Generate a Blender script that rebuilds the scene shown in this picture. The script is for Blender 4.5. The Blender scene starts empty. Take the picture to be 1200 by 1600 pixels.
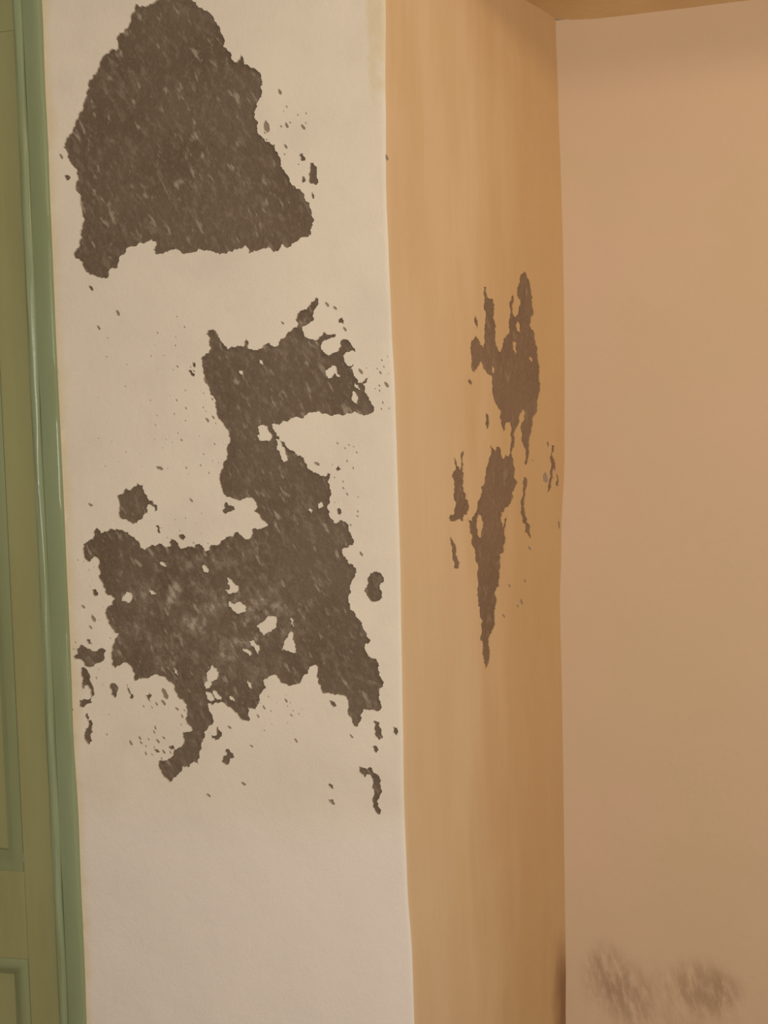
import bpy, bmesh, math, random
from mathutils import Vector, Matrix, noise
from mathutils.geometry import delaunay_2d_cdt

# ------------------------------------------------------------------ camera
scn = bpy.context.scene
COL = scn.collection
CAM_R=[0.98612, 0.163826, -0.026971]
CAM_U=[0.01943, 0.047461, 0.998684]
CAM_F=[-0.164891, 0.985347, -0.043619]
cam_data = bpy.data.cameras.new('camera')
cam_data.sensor_fit = 'VERTICAL'
cam_data.sensor_height = 36.0
cam_data.lens = 1250.0 / 1600.0 * 36.0
cam_data.clip_start = 0.02
cam = bpy.data.objects.new('camera', cam_data)
COL.objects.link(cam)
R_, U_, F_ = Vector(CAM_R), Vector(CAM_U), Vector(CAM_F)
m = Matrix((R_, U_, -F_)).transposed().to_4x4()
m.translation = Vector((0.1887, -1.2852, 1.35))
cam.matrix_world = m
scn.camera = cam

# ------------------------------------------------------------------ light
scn.view_settings.view_transform = 'Standard'
scn.view_settings.look = 'None'
scn.view_settings.gamma = 1.0
scn.view_settings.use_curve_mapping = False
scn.view_settings.exposure = -0.15

world = bpy.data.worlds.new('world')
scn.world = world
world.use_nodes = True
world.node_tree.nodes['Background'].inputs[0].default_value = (0.55, 0.65, 0.8, 1)
world.node_tree.nodes['Background'].inputs[1].default_value = 0.3

# daylight entering through the window in the wall behind the photographer
al = bpy.data.lights.new('window_daylight', 'AREA')
al.shape = 'RECTANGLE'; al.size = 1.0; al.size_y = 1.3
al.energy = 63.0; al.color = (1.0, 0.955, 0.90)
alo = bpy.data.objects.new('window_daylight', al); COL.objects.link(alo)
alo.location = (1.0, -2.96, 1.42); alo.rotation_euler = (math.radians(90), 0, 0)

# the warm ceiling lamp of the room, on the right
pl = bpy.data.lights.new('room_lamp', 'POINT')
pl.energy = 10.5; pl.color = (1.0, 0.77, 0.52); pl.shadow_soft_size = 0.09
plo = bpy.data.objects.new('room_lamp', pl); COL.objects.link(plo)
plo.location = (1.15, -0.68, 2.46)

# ------------------------------------------------------------------ materials
class NT:
    def __init__(s, name, rough=0.8, spec=0.3):
        s.m = bpy.data.materials.new(name); s.m.use_nodes = True
        s.t = s.m.node_tree; s.b = s.t.nodes['Principled BSDF']
        s.b.inputs['Roughness'].default_value = rough
        s.b.inputs['Specular IOR Level'].default_value = spec
        tc = s.t.nodes.new('ShaderNodeTexCoord'); s.co = tc.outputs['Object']
        sp = s.t.nodes.new('ShaderNodeSeparateXYZ'); s.t.links.new(s.co, sp.inputs[0])
        s.x, s.y, s.z = sp.outputs
    def n(s, kind): return s.t.nodes.new(kind)
    def put(s, sock, v):
        if isinstance(v, (int, float)): sock.default_value = v
        elif isinstance(v, (tuple, list)): sock.default_value = v
        else: s.t.links.new(v, sock)
    def math(s, op, a, b=0.0, clamp=False):
        n = s.n('ShaderNodeMath'); n.operation = op; n.use_clamp = clamp
        s.put(n.inputs[0], a); s.put(n.inputs[1], b); return n.outputs[0]
    def add(s, a, b): return s.math('ADD', a, b)
    def mul(s, a, b): return s.math('MULTIPLY', a, b)
    def step(s, v, lo, hi):            # smooth 0..1 ramp of v between lo and hi
        n = s.n('ShaderNodeMapRange'); n.interpolation_type = 'SMOOTHSTEP'
        s.put(n.inputs[0], v); n.inputs[1].default_value = lo; n.inputs[2].default_value = hi
        return n.outputs[0]
    def noise(s, scale, detail=3.0, rough=0.55, stretch=(1, 1, 1), rot=(0, 0, 0), off=(0, 0, 0)):
        mp = s.n('ShaderNodeMapping'); s.t.links.new(s.co, mp.inputs[0])
        mp.inputs['Location'].default_value = off
        r0 = s.n('ShaderNodeMapping'); r0.inputs['Rotation'].default_value = rot
        s.t.links.new(s.co, r0.inputs[0]); s.t.links.new(r0.outputs[0], mp.inputs[0])
        mp.inputs['Scale'].default_value = stretch
        n = s.n('ShaderNodeTexNoise'); n.inputs['Scale'].default_value = scale
        n.inputs['Detail'].default_value = detail; n.inputs['Roughness'].default_value = rough
        s.t.links.new(mp.outputs[0], n.inputs['Vector']); return n.outputs['Fac']
    def mix(s, f, a, b):
        n = s.n('ShaderNodeMix'); n.data_type = 'RGBA'
        s.put(n.inputs[0], f)
        for sock, v in ((n.inputs[6], a), (n.inputs[7], b)):
            s.put(sock, v)
        return n.outputs[2]
    def color(s, c): s.put(s.b.inputs['Base Color'], c)
    def bump(s, h, dist, strength=1.0):
        n = s.n('ShaderNodeBump'); n.inputs['Distance'].default_value = dist
        n.inputs['Strength'].default_value = strength
        s.put(n.inputs['Height'], h); s.t.links.new(n.outputs[0], s.b.inputs['Normal'])

def srgb(r, g, b, k=1.0):
    f = lambda c: ((c / 255 + 0.055) / 1.055) ** 2.4 if c > 10 else c / 255 / 12.92
    return (f(r) * k, f(g) * k, f(b) * k, 1.0)

# old limewash-white coat of the pier
M_FRONT = NT('chalky_white_paint', 0.85, 0.2)
t = M_FRONT
lo = t.noise(3.2, 3.0)
c = t.mix(t.step(lo, 0.35, 0.68), srgb(229, 218, 199), srgb(234, 223, 203))
c = t.mix(t.mul(t.step(t.noise(9.0, 4.0, off=(3, 1, 2)), 0.45, 0.75), 0.35), c, srgb(214, 202, 186))
low = t.step(t.add(t.z, t.mul(t.noise(6.0, 4.0), 0.16)), 0.905, 0.80)          # newer filler below the damaged zone
c = t.mix(t.mul(low, 0.55), c, srgb(236, 226, 217))
edge = t.step(t.add(t.x, t.mul(t.noise(16.0, 3.0, off=(0, 0, 5)), 0.03)), -0.556, -0.580)   # older yellow paint beside the casing
c = t.mix(t.mul(t.mul(edge, t.step(t.x, -0.66, -0.62)), 0.6), c, srgb(222, 202, 158))
yl = t.mul(t.step(t.add(t.x, t.mul(t.noise(22.0, 2.0, off=(1, 4, 0)), 0.022)), -0.026, -0.016), t.step(t.add(t.z, t.mul(t.noise(30.0), 0.03)), 1.946, 1.960))
c = t.mix(t.mul(t.mul(yl, t.step(t.noise(13.0, 3.0, off=(7, 0, 3)), 0.38, 0.55)), 0.5), c, srgb(218, 198, 150))
t.color(c)
t.bump(t.add(t.mul(t.noise(55.0, 4.0, 0.6), 0.8), t.mul(t.noise(260.0, 3.0), 0.35)), 0.0018, 0.6)

# brown mortar laid bare
def mortar(name, a, b, fleck, rz, wash=True):
    t = NT(name, 0.95, 0.1)
    c = t.mix(t.step(t.noise(7.0, 4.0), 0.35, 0.7), a, b)
    grain = t.noise(150.0, 3.0, 0.6)
    c = t.mix(t.mul(t.step(grain, 0.5, 0.75), 0.35), c, srgb(150, 132, 112))
    f2 = t.noise(95.0, 3.0, 0.6, stretch=(1.0, 1.0, 0.42), rot=(0, rz, 0), off=(5, 0, 1))
    c = t.mix(t.mul(t.step(f2, 0.5, 0.72), 0.26), c, fleck)
    fl = t.noise(105.0, 2.0, 0.5, stretch=(1.0, 1.0, 0.36), rot=(0, rz, 0), off=(2, 0, 7))
    c = t.mix(t.mul(t.step(fl, 0.60, 0.74), 0.8), c, fleck)
    if wash:   # thin remains of whitewash in the lower left of the big patch
        dx = t.math('DIVIDE', t.add(t.x, 0.33), 0.18); dz = t.math('DIVIDE', t.add(t.z, -1.12), 0.12)
        d = t.math('SQRT', t.add(t.mul(dx, dx), t.mul(dz, dz)))
        near = t.step(d, 1.2, 0.45)
        w1 = t.step(t.noise(30.0, 4.0, 0.6, rot=(0, rz, 0)), 0.45, 0.68)
        w2 = t.step(t.noise(115.0, 3.0, 0.6, stretch=(1, 1, 0.45), rot=(0, rz, 0), off=(9, 0, 4)), 0.48, 0.62)
        c = t.mix(t.mul(near, t.add(t.mul(w1, 0.32), t.mul(t.mul(w1, w2), 0.65))), c, srgb(184, 171, 152))
    t.color(c)
    t.bump(t.add(t.noise(120.0, 4.0, 0.65), t.mul(t.noise(420.0, 2.0), 0.4)), 0.0035, 0.9)
    return t.m
M_MORTAR = mortar('bare_mortar', srgb(122, 106, 89), srgb(113, 96, 79), srgb(172, 158, 140), math.radians(28))
M_MORTAR_R = mortar('bare_mortar_reveal', srgb(138, 112, 88), srgb(130, 105, 82), srgb(154, 129, 104), math.radians(4), False)

# ochre wash of the splayed reveal, brushed vertically
M_REV = NT('ochre_brushed_paint', 0.8, 0.25)
t = M_REV
st = t.noise(6.0, 3.0, 0.5, stretch=(3.2, 3.2, 0.6))
st2 = t.noise(30.0, 4.0, 0.6, stretch=(4.0, 4.0, 0.3), off=(4, 4, 4))
c = t.mix(t.step(st, 0.34, 0.70), srgb(207, 173, 130), srgb(212, 180, 139))
c = t.mix(t.mul(t.step(st2, 0.45, 0.8), 0.08), c, srgb(200, 162, 120))
# ochre deeper inward, paler outward: paint variation plus light fall-off put into the colour
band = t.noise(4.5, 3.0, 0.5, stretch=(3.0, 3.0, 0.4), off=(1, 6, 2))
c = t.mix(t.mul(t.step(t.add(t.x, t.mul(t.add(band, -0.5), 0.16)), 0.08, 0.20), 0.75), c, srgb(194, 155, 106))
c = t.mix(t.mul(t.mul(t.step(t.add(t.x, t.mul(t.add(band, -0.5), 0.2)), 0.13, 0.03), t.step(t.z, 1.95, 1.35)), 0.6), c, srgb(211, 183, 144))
# damp mark in the inner corner, rising from the floor
dm = t.mul(t.step(t.add(t.x, t.mul(t.noise(30.0, 3.0, stretch=(1, 1, 0.3)), 0.02)), 0.243, 0.272), t.step(t.add(t.z, t.mul(st2, 0.1)), 0.47, 0.33))
c = t.mix(t.mul(dm, 0.85), c, srgb(132, 92, 64))
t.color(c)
t.bump(t.add(t.noise(22.0, 4.0, 0.6, stretch=(4, 4, 0.35)), t.mul(t.noise(240.0, 3.0), 0.25)), 0.0018, 0.35)

# back wall of the niche
M_BACK = NT('pinkish_tan_paint', 0.85, 0.2)
t = M_BACK
c = t.mix(t.step(t.noise(2.6, 3.0), 0.35, 0.7), srgb(203, 175, 141), srgb(207, 176, 146))
def blob(t, cx, cz, rx, rz, nz, n0, n1):
    dx = t.math('DIVIDE', t.add(t.x, -cx), rx); dz = t.math('DIVIDE', t.add(t.z, -cz), rz)
    d = t.math('SQRT', t.add(t.mul(dx, dx), t.mul(dz, dz)))
    return t.mul(t.step(d, 1.0, 0.25), t.step(nz, n0, n1))
sm = t.noise(34.0, 6.0, 0.7, stretch=(1.6, 1.6, 0.5), rot=(0, math.radians(14), 0), off=(0.3, 0, 0.6))
for cx, cz, rx, rz, k in ((0.352, 0.30, 0.065, 0.095, 0.55), (0.40, 0.255, 0.07, 0.09, 0.4), (0.535, 0.285, 0.085, 0.085, 0.42), (0.585, 0.28, 0.05, 0.07, 0.35), (0.47, 0.25, 0.22, 0.12, 0.22)):
    c = t.mix(t.mul(blob(t, cx, cz, rx, rz, sm, 0.30, 0.66), k), c, srgb(138, 106, 80))
t.color(c)
t.bump(t.add(t.noise(45.0, 4.0, 0.6), t.mul(t.noise(260.0, 3.0), 0.3)), 0.0015, 0.5)

M_SOFFIT = NT('ochre_soffit_paint', 0.8, 0.25)
t = M_SOFFIT
t.color(t.mix(t.step(t.noise(6.0, 3.0), 0.35, 0.7), srgb(228, 198, 148), srgb(220, 188, 138)))
t.bump(t.noise(60.0, 4.0, 0.6), 0.0015, 0.5)

def gloss_paint(name, a, b, chips=False, rough=0.38):
    t = NT(name, rough, 0.5)
    c = t.mix(t.step(t.noise(5.0, 4.0, stretch=(2, 2, 0.4)), 0.35, 0.7), a, b)
    if chips:
        k = t.mul(t.step(t.noise(60.0, 3.0, 0.6, stretch=(2.0, 2.0, 0.35)), 0.60, 0.68), t.step(t.math('ABSOLUTE', t.add(t.x, 0.6035)), 0.004, 0.001))
        c = t.mix(t.mul(k, 0.6), c, srgb(170, 160, 125))
    t.color(c)
    t.bump(t.add(t.noise(14.0, 3.0, 0.5, stretch=(3, 3, 0.4)), t.mul(t.noise(120.0, 3.0), 0.15)), 0.0022, 0.5)
    return t.m
M_CASING = gloss_paint('green_gloss_casing', srgb(144, 156, 121), srgb(138, 148, 110), True, 0.26)
M_MOULD = gloss_paint('green_gloss_moulding', srgb(144, 152, 112), srgb(138, 145, 104))
M_LEAF = gloss_paint('olive_green_gloss', srgb(158, 158, 110), srgb(152, 150, 104))

def plain(name, rgb, rough=0.85):
    t = NT(name, rough, 0.2)
    t.color(t.mix(t.step(t.noise(4.0, 4.0), 0.35, 0.7), srgb(*rgb), srgb(*[v * 0.95 for v in rgb])))
    t.bump(t.noise(60.0, 3.0), 0.001, 0.4)
    return t.m
M_CHIP = plain('scuffed_undercoat', (158, 141, 121))
M_ROOM = plain('room_wall_paint', (190, 178, 158))
M_CEIL = plain('ceiling_paint', (205, 198, 186))
M_FLOOR = plain('floor_tiles_tone', (140, 116, 96), 0.5)
M_WOOD = plain('window_wood', (150, 150, 120), 0.5)

# ------------------------------------------------------------------ helpers
def link(name, me, mat, parent=None, smooth=False, kind=None):
    o = bpy.data.objects.new(name, me); COL.objects.link(o)
    if mat is not None: me.materials.append(mat)
    if smooth:
        for p in me.polygons: p.use_smooth = True
    if parent is not None: o.parent = parent
    if kind: o['kind'] = kind
    return o

def tag(o, label=None, cat=None, kind=None):
    if label: o['label'] = label
    if cat: o['category'] = cat
    if kind: o['kind'] = kind
    return o

def mesh_from(name, verts, faces):
    me = bpy.data.meshes.new(name); me.from_pydata([tuple(v) for v in verts], [], faces); me.update(); return me

def box_mesh(name, lo, hi, bevel=0.0):
    bm = bmesh.new(); bmesh.ops.create_cube(bm, size=1.0)
    for v in bm.verts:
        v.co = Vector([lo[i] + (hi[i] - lo[i]) * (v.co[i] + 0.5) for i in range(3)])
    if bevel: bmesh.ops.bevel(bm, geom=bm.edges[:], offset=bevel, segments=2, affect='EDGES', profile=0.6)
    me = bpy.data.meshes.new(name); bm.to_mesh(me); bm.free(); return me

def box(name, lo, hi, mat, parent=None, bevel=0.0, kind=None):
    return link(name, box_mesh(name, lo, hi, bevel), mat, parent, False, kind)

def lerp(a, b, f): return a + (b - a) * f
def look(T, z):
    if z <= T[0][0]: return T[0][1]
    for (z0, x0), (z1, x1) in zip(T, T[1:]):
        if z <= z1:
            f = (z - z0) / (z1 - z0); f = f * f * (3 - 2 * f)
            return lerp(x0, x1, f)
    return T[-1][1]
def sstep(v, a, b):
    f = min(1.0, max(0.0, (v - a) / (b - a))); return f * f * (3 - 2 * f)
def nz(x, y, s, seed=0.0): return noise.noise(Vector((x * s + seed, y * s - seed, seed * 0.37)))

# ------------------------------------------------------------------ survey of the damage, in millimetres on each wall face
# XC / XB: plumb of the outer corner and of the inner corner (height, position) in metres
XC = [[0.3695,0.0027],[0.4357,0.0023],[0.5455,0.0018],[0.6759,-0.0034],[0.8163,-0.0051],[0.9555,-0.0036],[1.0828,-0.0024],[1.2091,-0.0011],[1.3446,-0.0018],[1.479,-0.0024],[1.6021,-0.0054],[1.7039,-0.0068],[1.805,-0.0082],[1.955,-0.0052],[2.1032,-0.0011],[2.1621,-0.0005]]
XB = [[0.1031,0.2662],[0.1869,0.2676],[0.3257,0.2699],[0.5318,0.2707],[0.7357,0.2715],[0.8972,0.2717],[1.0706,0.2707],[1.2029,0.2755],[1.3993,0.2853],[1.5936,0.2885],[1.7859,0.2892],[1.9132,0.2876],[2.1027,0.2845],[2.2529,0.2821],[2.3647,0.2815]]
HF = [[-382.9,2149.6,-394.9,2144.6,-406.9,2141.8,-416.3,2142.9,-423.2,2148.1,-424.8,2137.4,-433.5,2129.8,-437.7,2115.1,-446.5,2105.2,-458.7,2101.2,-461.3,2096.1,-458.2,2084.8,-462.1,2077.6,-471.7,2079.7,-481.6,2074.3,-489.2,2066.4,-493.3,2055.8,-499.8,2045.6,-507.6,2035.4,-513.8,2031.6,-513,2022.7,-517.3,2009.9,-522.7,1999.4,-525.5,1990.9,-534.6,1980.7,-541.3,1968,-546.8,1955.2,-554.7,1944.8,-562.6,1934.4,-565.5,1925.8,-558.5,1918.4,-558.7,1913.1,-555.5,1903.8,-548.5,1894.3,-541.6,1884.7,-540.8,1875.7,-545,1864.9,-543.2,1851.3,-537.5,1839.7,-537,1826.2,-535.1,1812.6,-531.9,1803.3,-537.3,1792.5,-540.4,1779.3,-543.6,1763.8,-551.6,1750.9,-553.2,1743.1,-543.6,1736.7,-538,1725.1,-533.5,1715.7,-522.8,1708.2,-508.2,1703.9,-496.1,1700.8,-489.8,1704.9,-490.7,1711.7,-483.1,1717.9,-473.4,1717.2,-470.5,1727.1,-465.2,1737.9,-457.5,1746.3,-445.2,1751,-436.7,1752.6,-430.5,1756.5,-418.5,1757.9,-411.2,1760.7,-404.2,1756.8,-403.2,1750.1,-408.3,1742.7,-405.1,1733.6,-393.1,1735,-378.7,1739.5,-366.7,1740.8,-358.7,1734.7,-345.8,1732.7,-334,1734,-327.7,1738.8,-313.8,1735.6,-300,1730.3,-281.5,1726.7,-269.8,1729.2,-258.1,1733.8,-246.4,1738.4,-242,1733.7,-241.1,1724.9,-230.7,1728.5,-219.2,1729.9,-212.3,1730.4,-203.2,1729.8,-198.9,1724.1,-192.1,1724.7,-186.2,1730.7,-182.6,1735.8,-176.1,1728.9,-169.2,1730.5,-162.2,1737.6,-155.4,1740.3,-144,1744.8,-135,1747.3,-135.9,1754.9,-131.2,1762,-128.7,1770.4,-132.9,1779.2,-134.8,1790.1,-135.6,1798.7,-144.2,1807.9,-148.4,1817.9,-157.2,1822.9,-164.8,1831,-168.9,1842.1,-174.3,1850,-178.6,1855.7,-181.6,1866.7,-184.6,1877.6,-188.8,1885.5,-189.6,1895.2,-197.4,1898.1,-205.2,1902,-212.8,1912.3,-219.4,1919.4,-219.1,1925.8,-221,1938.8,-222.8,1949.7,-217.9,1959.8,-214.2,1970.1,-209.3,1980.3,-211.2,1991.1,-209.5,2005.8,-212.7,2013.6,-220.3,2020.8,-231.4,2027.3,-237.1,2029,-238.9,2040.9,-242.2,2044.4,-245.9,2037.4,-254,2034,-258.1,2045.2,-264.7,2053.3,-272.4,2061.7,-270.8,2074.3,-276.1,2085.6,-282.4,2101.2,-292.2,2115.2,-305.6,2126.4,-316.7,2137.3,-326.5,2151,-336.1,2160.4,-364.9,2168.1,-378.8,2159.5],[-330.3,1557.4,-324.3,1560.4,-317.1,1564.5,-312.1,1570.9,-315.4,1577.7,-313.8,1588.7,-319.3,1596.8,-316.8,1602.2,-308.5,1603.9,-300.6,1596.8,-295.1,1587.7,-288.5,1576.3,-282.9,1569.4,-274.6,1574.4,-265.3,1575.1,-256.1,1572.4,-253.5,1581,-251,1585.3,-247.7,1581.8,-248,1571.9,-237.8,1565.9,-228.6,1567.6,-219.2,1573.7,-209.9,1576.5,-207.8,1572,-203.3,1569.6,-195.2,1572.4,-191.4,1582,-182.1,1588,-172.8,1594.1,-163.6,1599,-161.2,1604.2,-164.3,1613.1,-161.8,1621.6,-151.5,1626.4,-142.3,1632.3,-137.5,1639.6,-128.7,1646.7,-124.9,1642.7,-126.2,1633.3,-131.3,1627.9,-134.4,1622.4,-133.7,1612.9,-140.9,1604.7,-148.9,1601.4,-154,1598.8,-152.2,1591.1,-147.6,1582.2,-139.7,1578.9,-134.9,1576.8,-125.8,1582,-119.8,1585.5,-118.7,1589.2,-113.9,1586.1,-106.1,1583.7,-98.2,1585.2,-98.3,1581.4,-106.2,1579,-114.2,1575.6,-121.2,1572.2,-123.4,1564.7,-119.7,1556.9,-113,1551.8,-105,1554.2,-95.1,1556.6,-89,1564.8,-90.8,1572.5,-82.8,1575.8,-77.1,1573.6,-71.5,1563.9,-66.9,1554.2,-73.7,1556.4,-81.5,1554.9,-86.6,1549.5,-85.7,1543.8,-82.1,1536,-76.3,1531.9,-71.4,1534.5,-69.5,1532.5,-74.5,1528,-70.8,1520.3,-67.2,1512.5,-63.5,1504.7,-57.7,1503.5,-51.7,1509.9,-44.7,1516.2,-48.8,1507.8,-54.9,1500.5,-52.1,1493.8,-49.5,1485.1,-46.8,1475.5,-41.2,1467.7,-37.6,1460,-39.7,1455.3,-51.4,1452,-63,1453.4,-69.7,1458.4,-76.6,1454.9,-88.5,1452.5,-100.2,1454.9,-108.1,1452.3,-117.9,1456.5,-127.7,1457.9,-137.6,1460.2,-147.5,1459.6,-153.6,1455,-155.8,1451.3,-165.7,1452.6,-173.7,1452,-181.9,1447.4,-196.8,1442.2,-198.1,1439,-204.9,1442.5,-210.6,1442.8,-207.5,1432.7,-203.2,1423.7,-197.8,1414.7,-192.1,1413.4,-188.9,1406.7,-181.1,1398.7,-174.4,1396.3,-170,1389.6,-158.8,1384.8,-157.9,1378.2,-152.6,1367,-143.7,1361.3,-132.6,1355.5,-123.6,1353.1,-118.9,1359.5,-114.5,1357.2,-115.8,1350.7,-119.4,1344.2,-116.3,1333.1,-114.4,1322.1,-117.1,1309,-119.9,1291.4,-116.7,1284.7,-111.3,1276.9,-101,1281.2,-89.9,1276.6,-86.9,1267.7,-82.7,1255.6,-78.5,1246.7,-79.8,1240.1,-91.2,1234.8,-98.2,1232.7,-94.1,1220.5,-87.7,1208.3,-81.9,1207.7,-76.2,1200.8,-75.4,1194,-78.6,1186.3,-84.8,1176.6,-87,1170.8,-89.4,1157.2,-88.8,1143.5,-85.2,1131.8,-79.4,1126.9,-74.7,1118.2,-68,1111.4,-67.2,1104.6,-61.6,1094.8,-55,1083.2,-56.1,1079.3,-64.1,1075.3,-63.4,1065.5,-58.7,1054.8,-46.1,1051.1,-41.5,1040.4,-40.8,1028.7,-37.2,1017,-35.6,1005.3,-42.5,998,-43.8,988,-40.8,976.9,-38.8,970.3,-50.1,964.5,-61.3,965.3,-70.2,966.3,-75,958.3,-72.9,951.7,-78.8,942.6,-81.2,936.9,-90.1,943.4,-95.4,955.6,-95,969.1,-95.8,980.3,-101.2,988,-112.5,991.2,-123.9,991,-131.8,993.1,-138.7,991.8,-141.8,1001.9,-144.8,1015.4,-146.8,1026.6,-145.3,1035.6,-149.8,1040.1,-160.2,1035.4,-161.7,1026.4,-171.1,1020.6,-183,1006.9,-192.4,1004.5,-206.2,1007.6,-212.9,1015.5,-216.9,1020.2,-226.2,1021.2,-238.1,1015.3,-240.6,1010.7,-236.3,1000.6,-243.6,992.4,-248.6,983.2,-250.2,971.8,-256.4,962.5,-265.8,963.4,-270.5,964.5,-269.8,953,-269,941.6,-276,942.6,-285.4,945.8,-289.8,954.9,-296.8,959.3,-306.1,964.9,-312.6,971.7,-316.5,973.6,-327.4,972.5,-333.5,967.8,-340.6,971.1,-339.8,960.7,-333.1,947,-331,940.1,-338.5,933,-343.6,925.9,-349.8,921.1,-352.8,904.7,-355.8,890.7,-359.9,878.9,-362.9,863.7,-370,868.1,-377.4,864.4,-380.1,858.4,-392.3,859.2,-398.8,847.3,-410.3,837.5,-418,829,-423.8,837,-432,846.1,-435.4,855.4,-436.1,868.3,-426.2,868.6,-416.2,872.5,-408.4,882.1,-398.3,891.8,-390.8,896.7,-387.9,906.1,-387.4,920.1,-380.1,920.3,-371.5,922.8,-373.6,929.8,-381.9,936.5,-384,943.5,-379.9,955.2,-380.6,966.8,-387.6,975.9,-397.1,980.4,-400.4,989.6,-401.3,996.6,-404.7,1003.5,-413.1,1008,-417.7,1014.9,-427.4,1016,-435.9,1019.3,-444.6,1015.7,-449.8,1011,-458.6,1012.5,-471.2,1007.6,-476,1009.9,-477.9,1023.9,-481.2,1034.4,-487.2,1039,-494.6,1038.9,-504.8,1034.1,-510,1029.3,-516,1035.1,-516.6,1049.2,-513.6,1061,-510.6,1072.7,-509,1079.8,-503.8,1084.5,-501.1,1089.2,-509.7,1092.6,-514.3,1100.8,-520.2,1107.8,-523.5,1119.5,-525,1125.1,-520.8,1134.4,-510.5,1140.3,-505.1,1150.8,-512.2,1157.8,-522.1,1160.1,-526.6,1171.8,-531.1,1183.5,-530.4,1197.5,-532.3,1211.5,-533.1,1220.8,-539.1,1225.5,-545.6,1220.9,-552.2,1215.1,-556.9,1221,-560.2,1230.4,-559.5,1246.7,-550.4,1252.4,-541.5,1255.8,-539.7,1267.4,-533.1,1275.4,-528.3,1271.8,-524.8,1266,-517.2,1269.3,-507,1273.8,-494.6,1273.6,-482.5,1268.8,-470.5,1261.7,-461,1254.7,-453.9,1247.7,-453,1240.7,-444.6,1236,-434.5,1242.8,-424.8,1242.7,-418.5,1247.2,-407.9,1240.2,-399.3,1241.2,-400.2,1249.2,-396.3,1256,-390.4,1252.5,-383.6,1243.3,-374.2,1237.5,-366.8,1242,-354.9,1238.4,-351.1,1245.2,-335.6,1232,-328.3,1234.2,-323.2,1243.2,-311.4,1243.1,-301.6,1252,-287.3,1256.3,-279.9,1264.1,-270.7,1258.3,-264,1251.5,-255.7,1253.6,-251.9,1262.5,-251.6,1269.3,-242.4,1268,-230.6,1271.2,-224.5,1274.4,-231.2,1282.3,-240.1,1293.7,-248,1298.3,-241.9,1307.1,-244,1313.9,-250.7,1321.8,-260,1322.1,-267.1,1318.9,-281.1,1320.3,-295.1,1324,-300.7,1330.8,-303.8,1344.4,-305.6,1357.9,-302.9,1366.8,-298,1373.4,-297.6,1382.3,-291.5,1388.9,-291.1,1400,-285.9,1413.3,-284.4,1422.1,-286.4,1431.1,-293,1442.5,-298.6,1450.5,-304.3,1454.1,-306.2,1467.5,-309.2,1481,-311.6,1493.1,-318.2,1504.6,-325.9,1518.3,-327.8,1531.7,-328.5,1542.9]]
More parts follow.
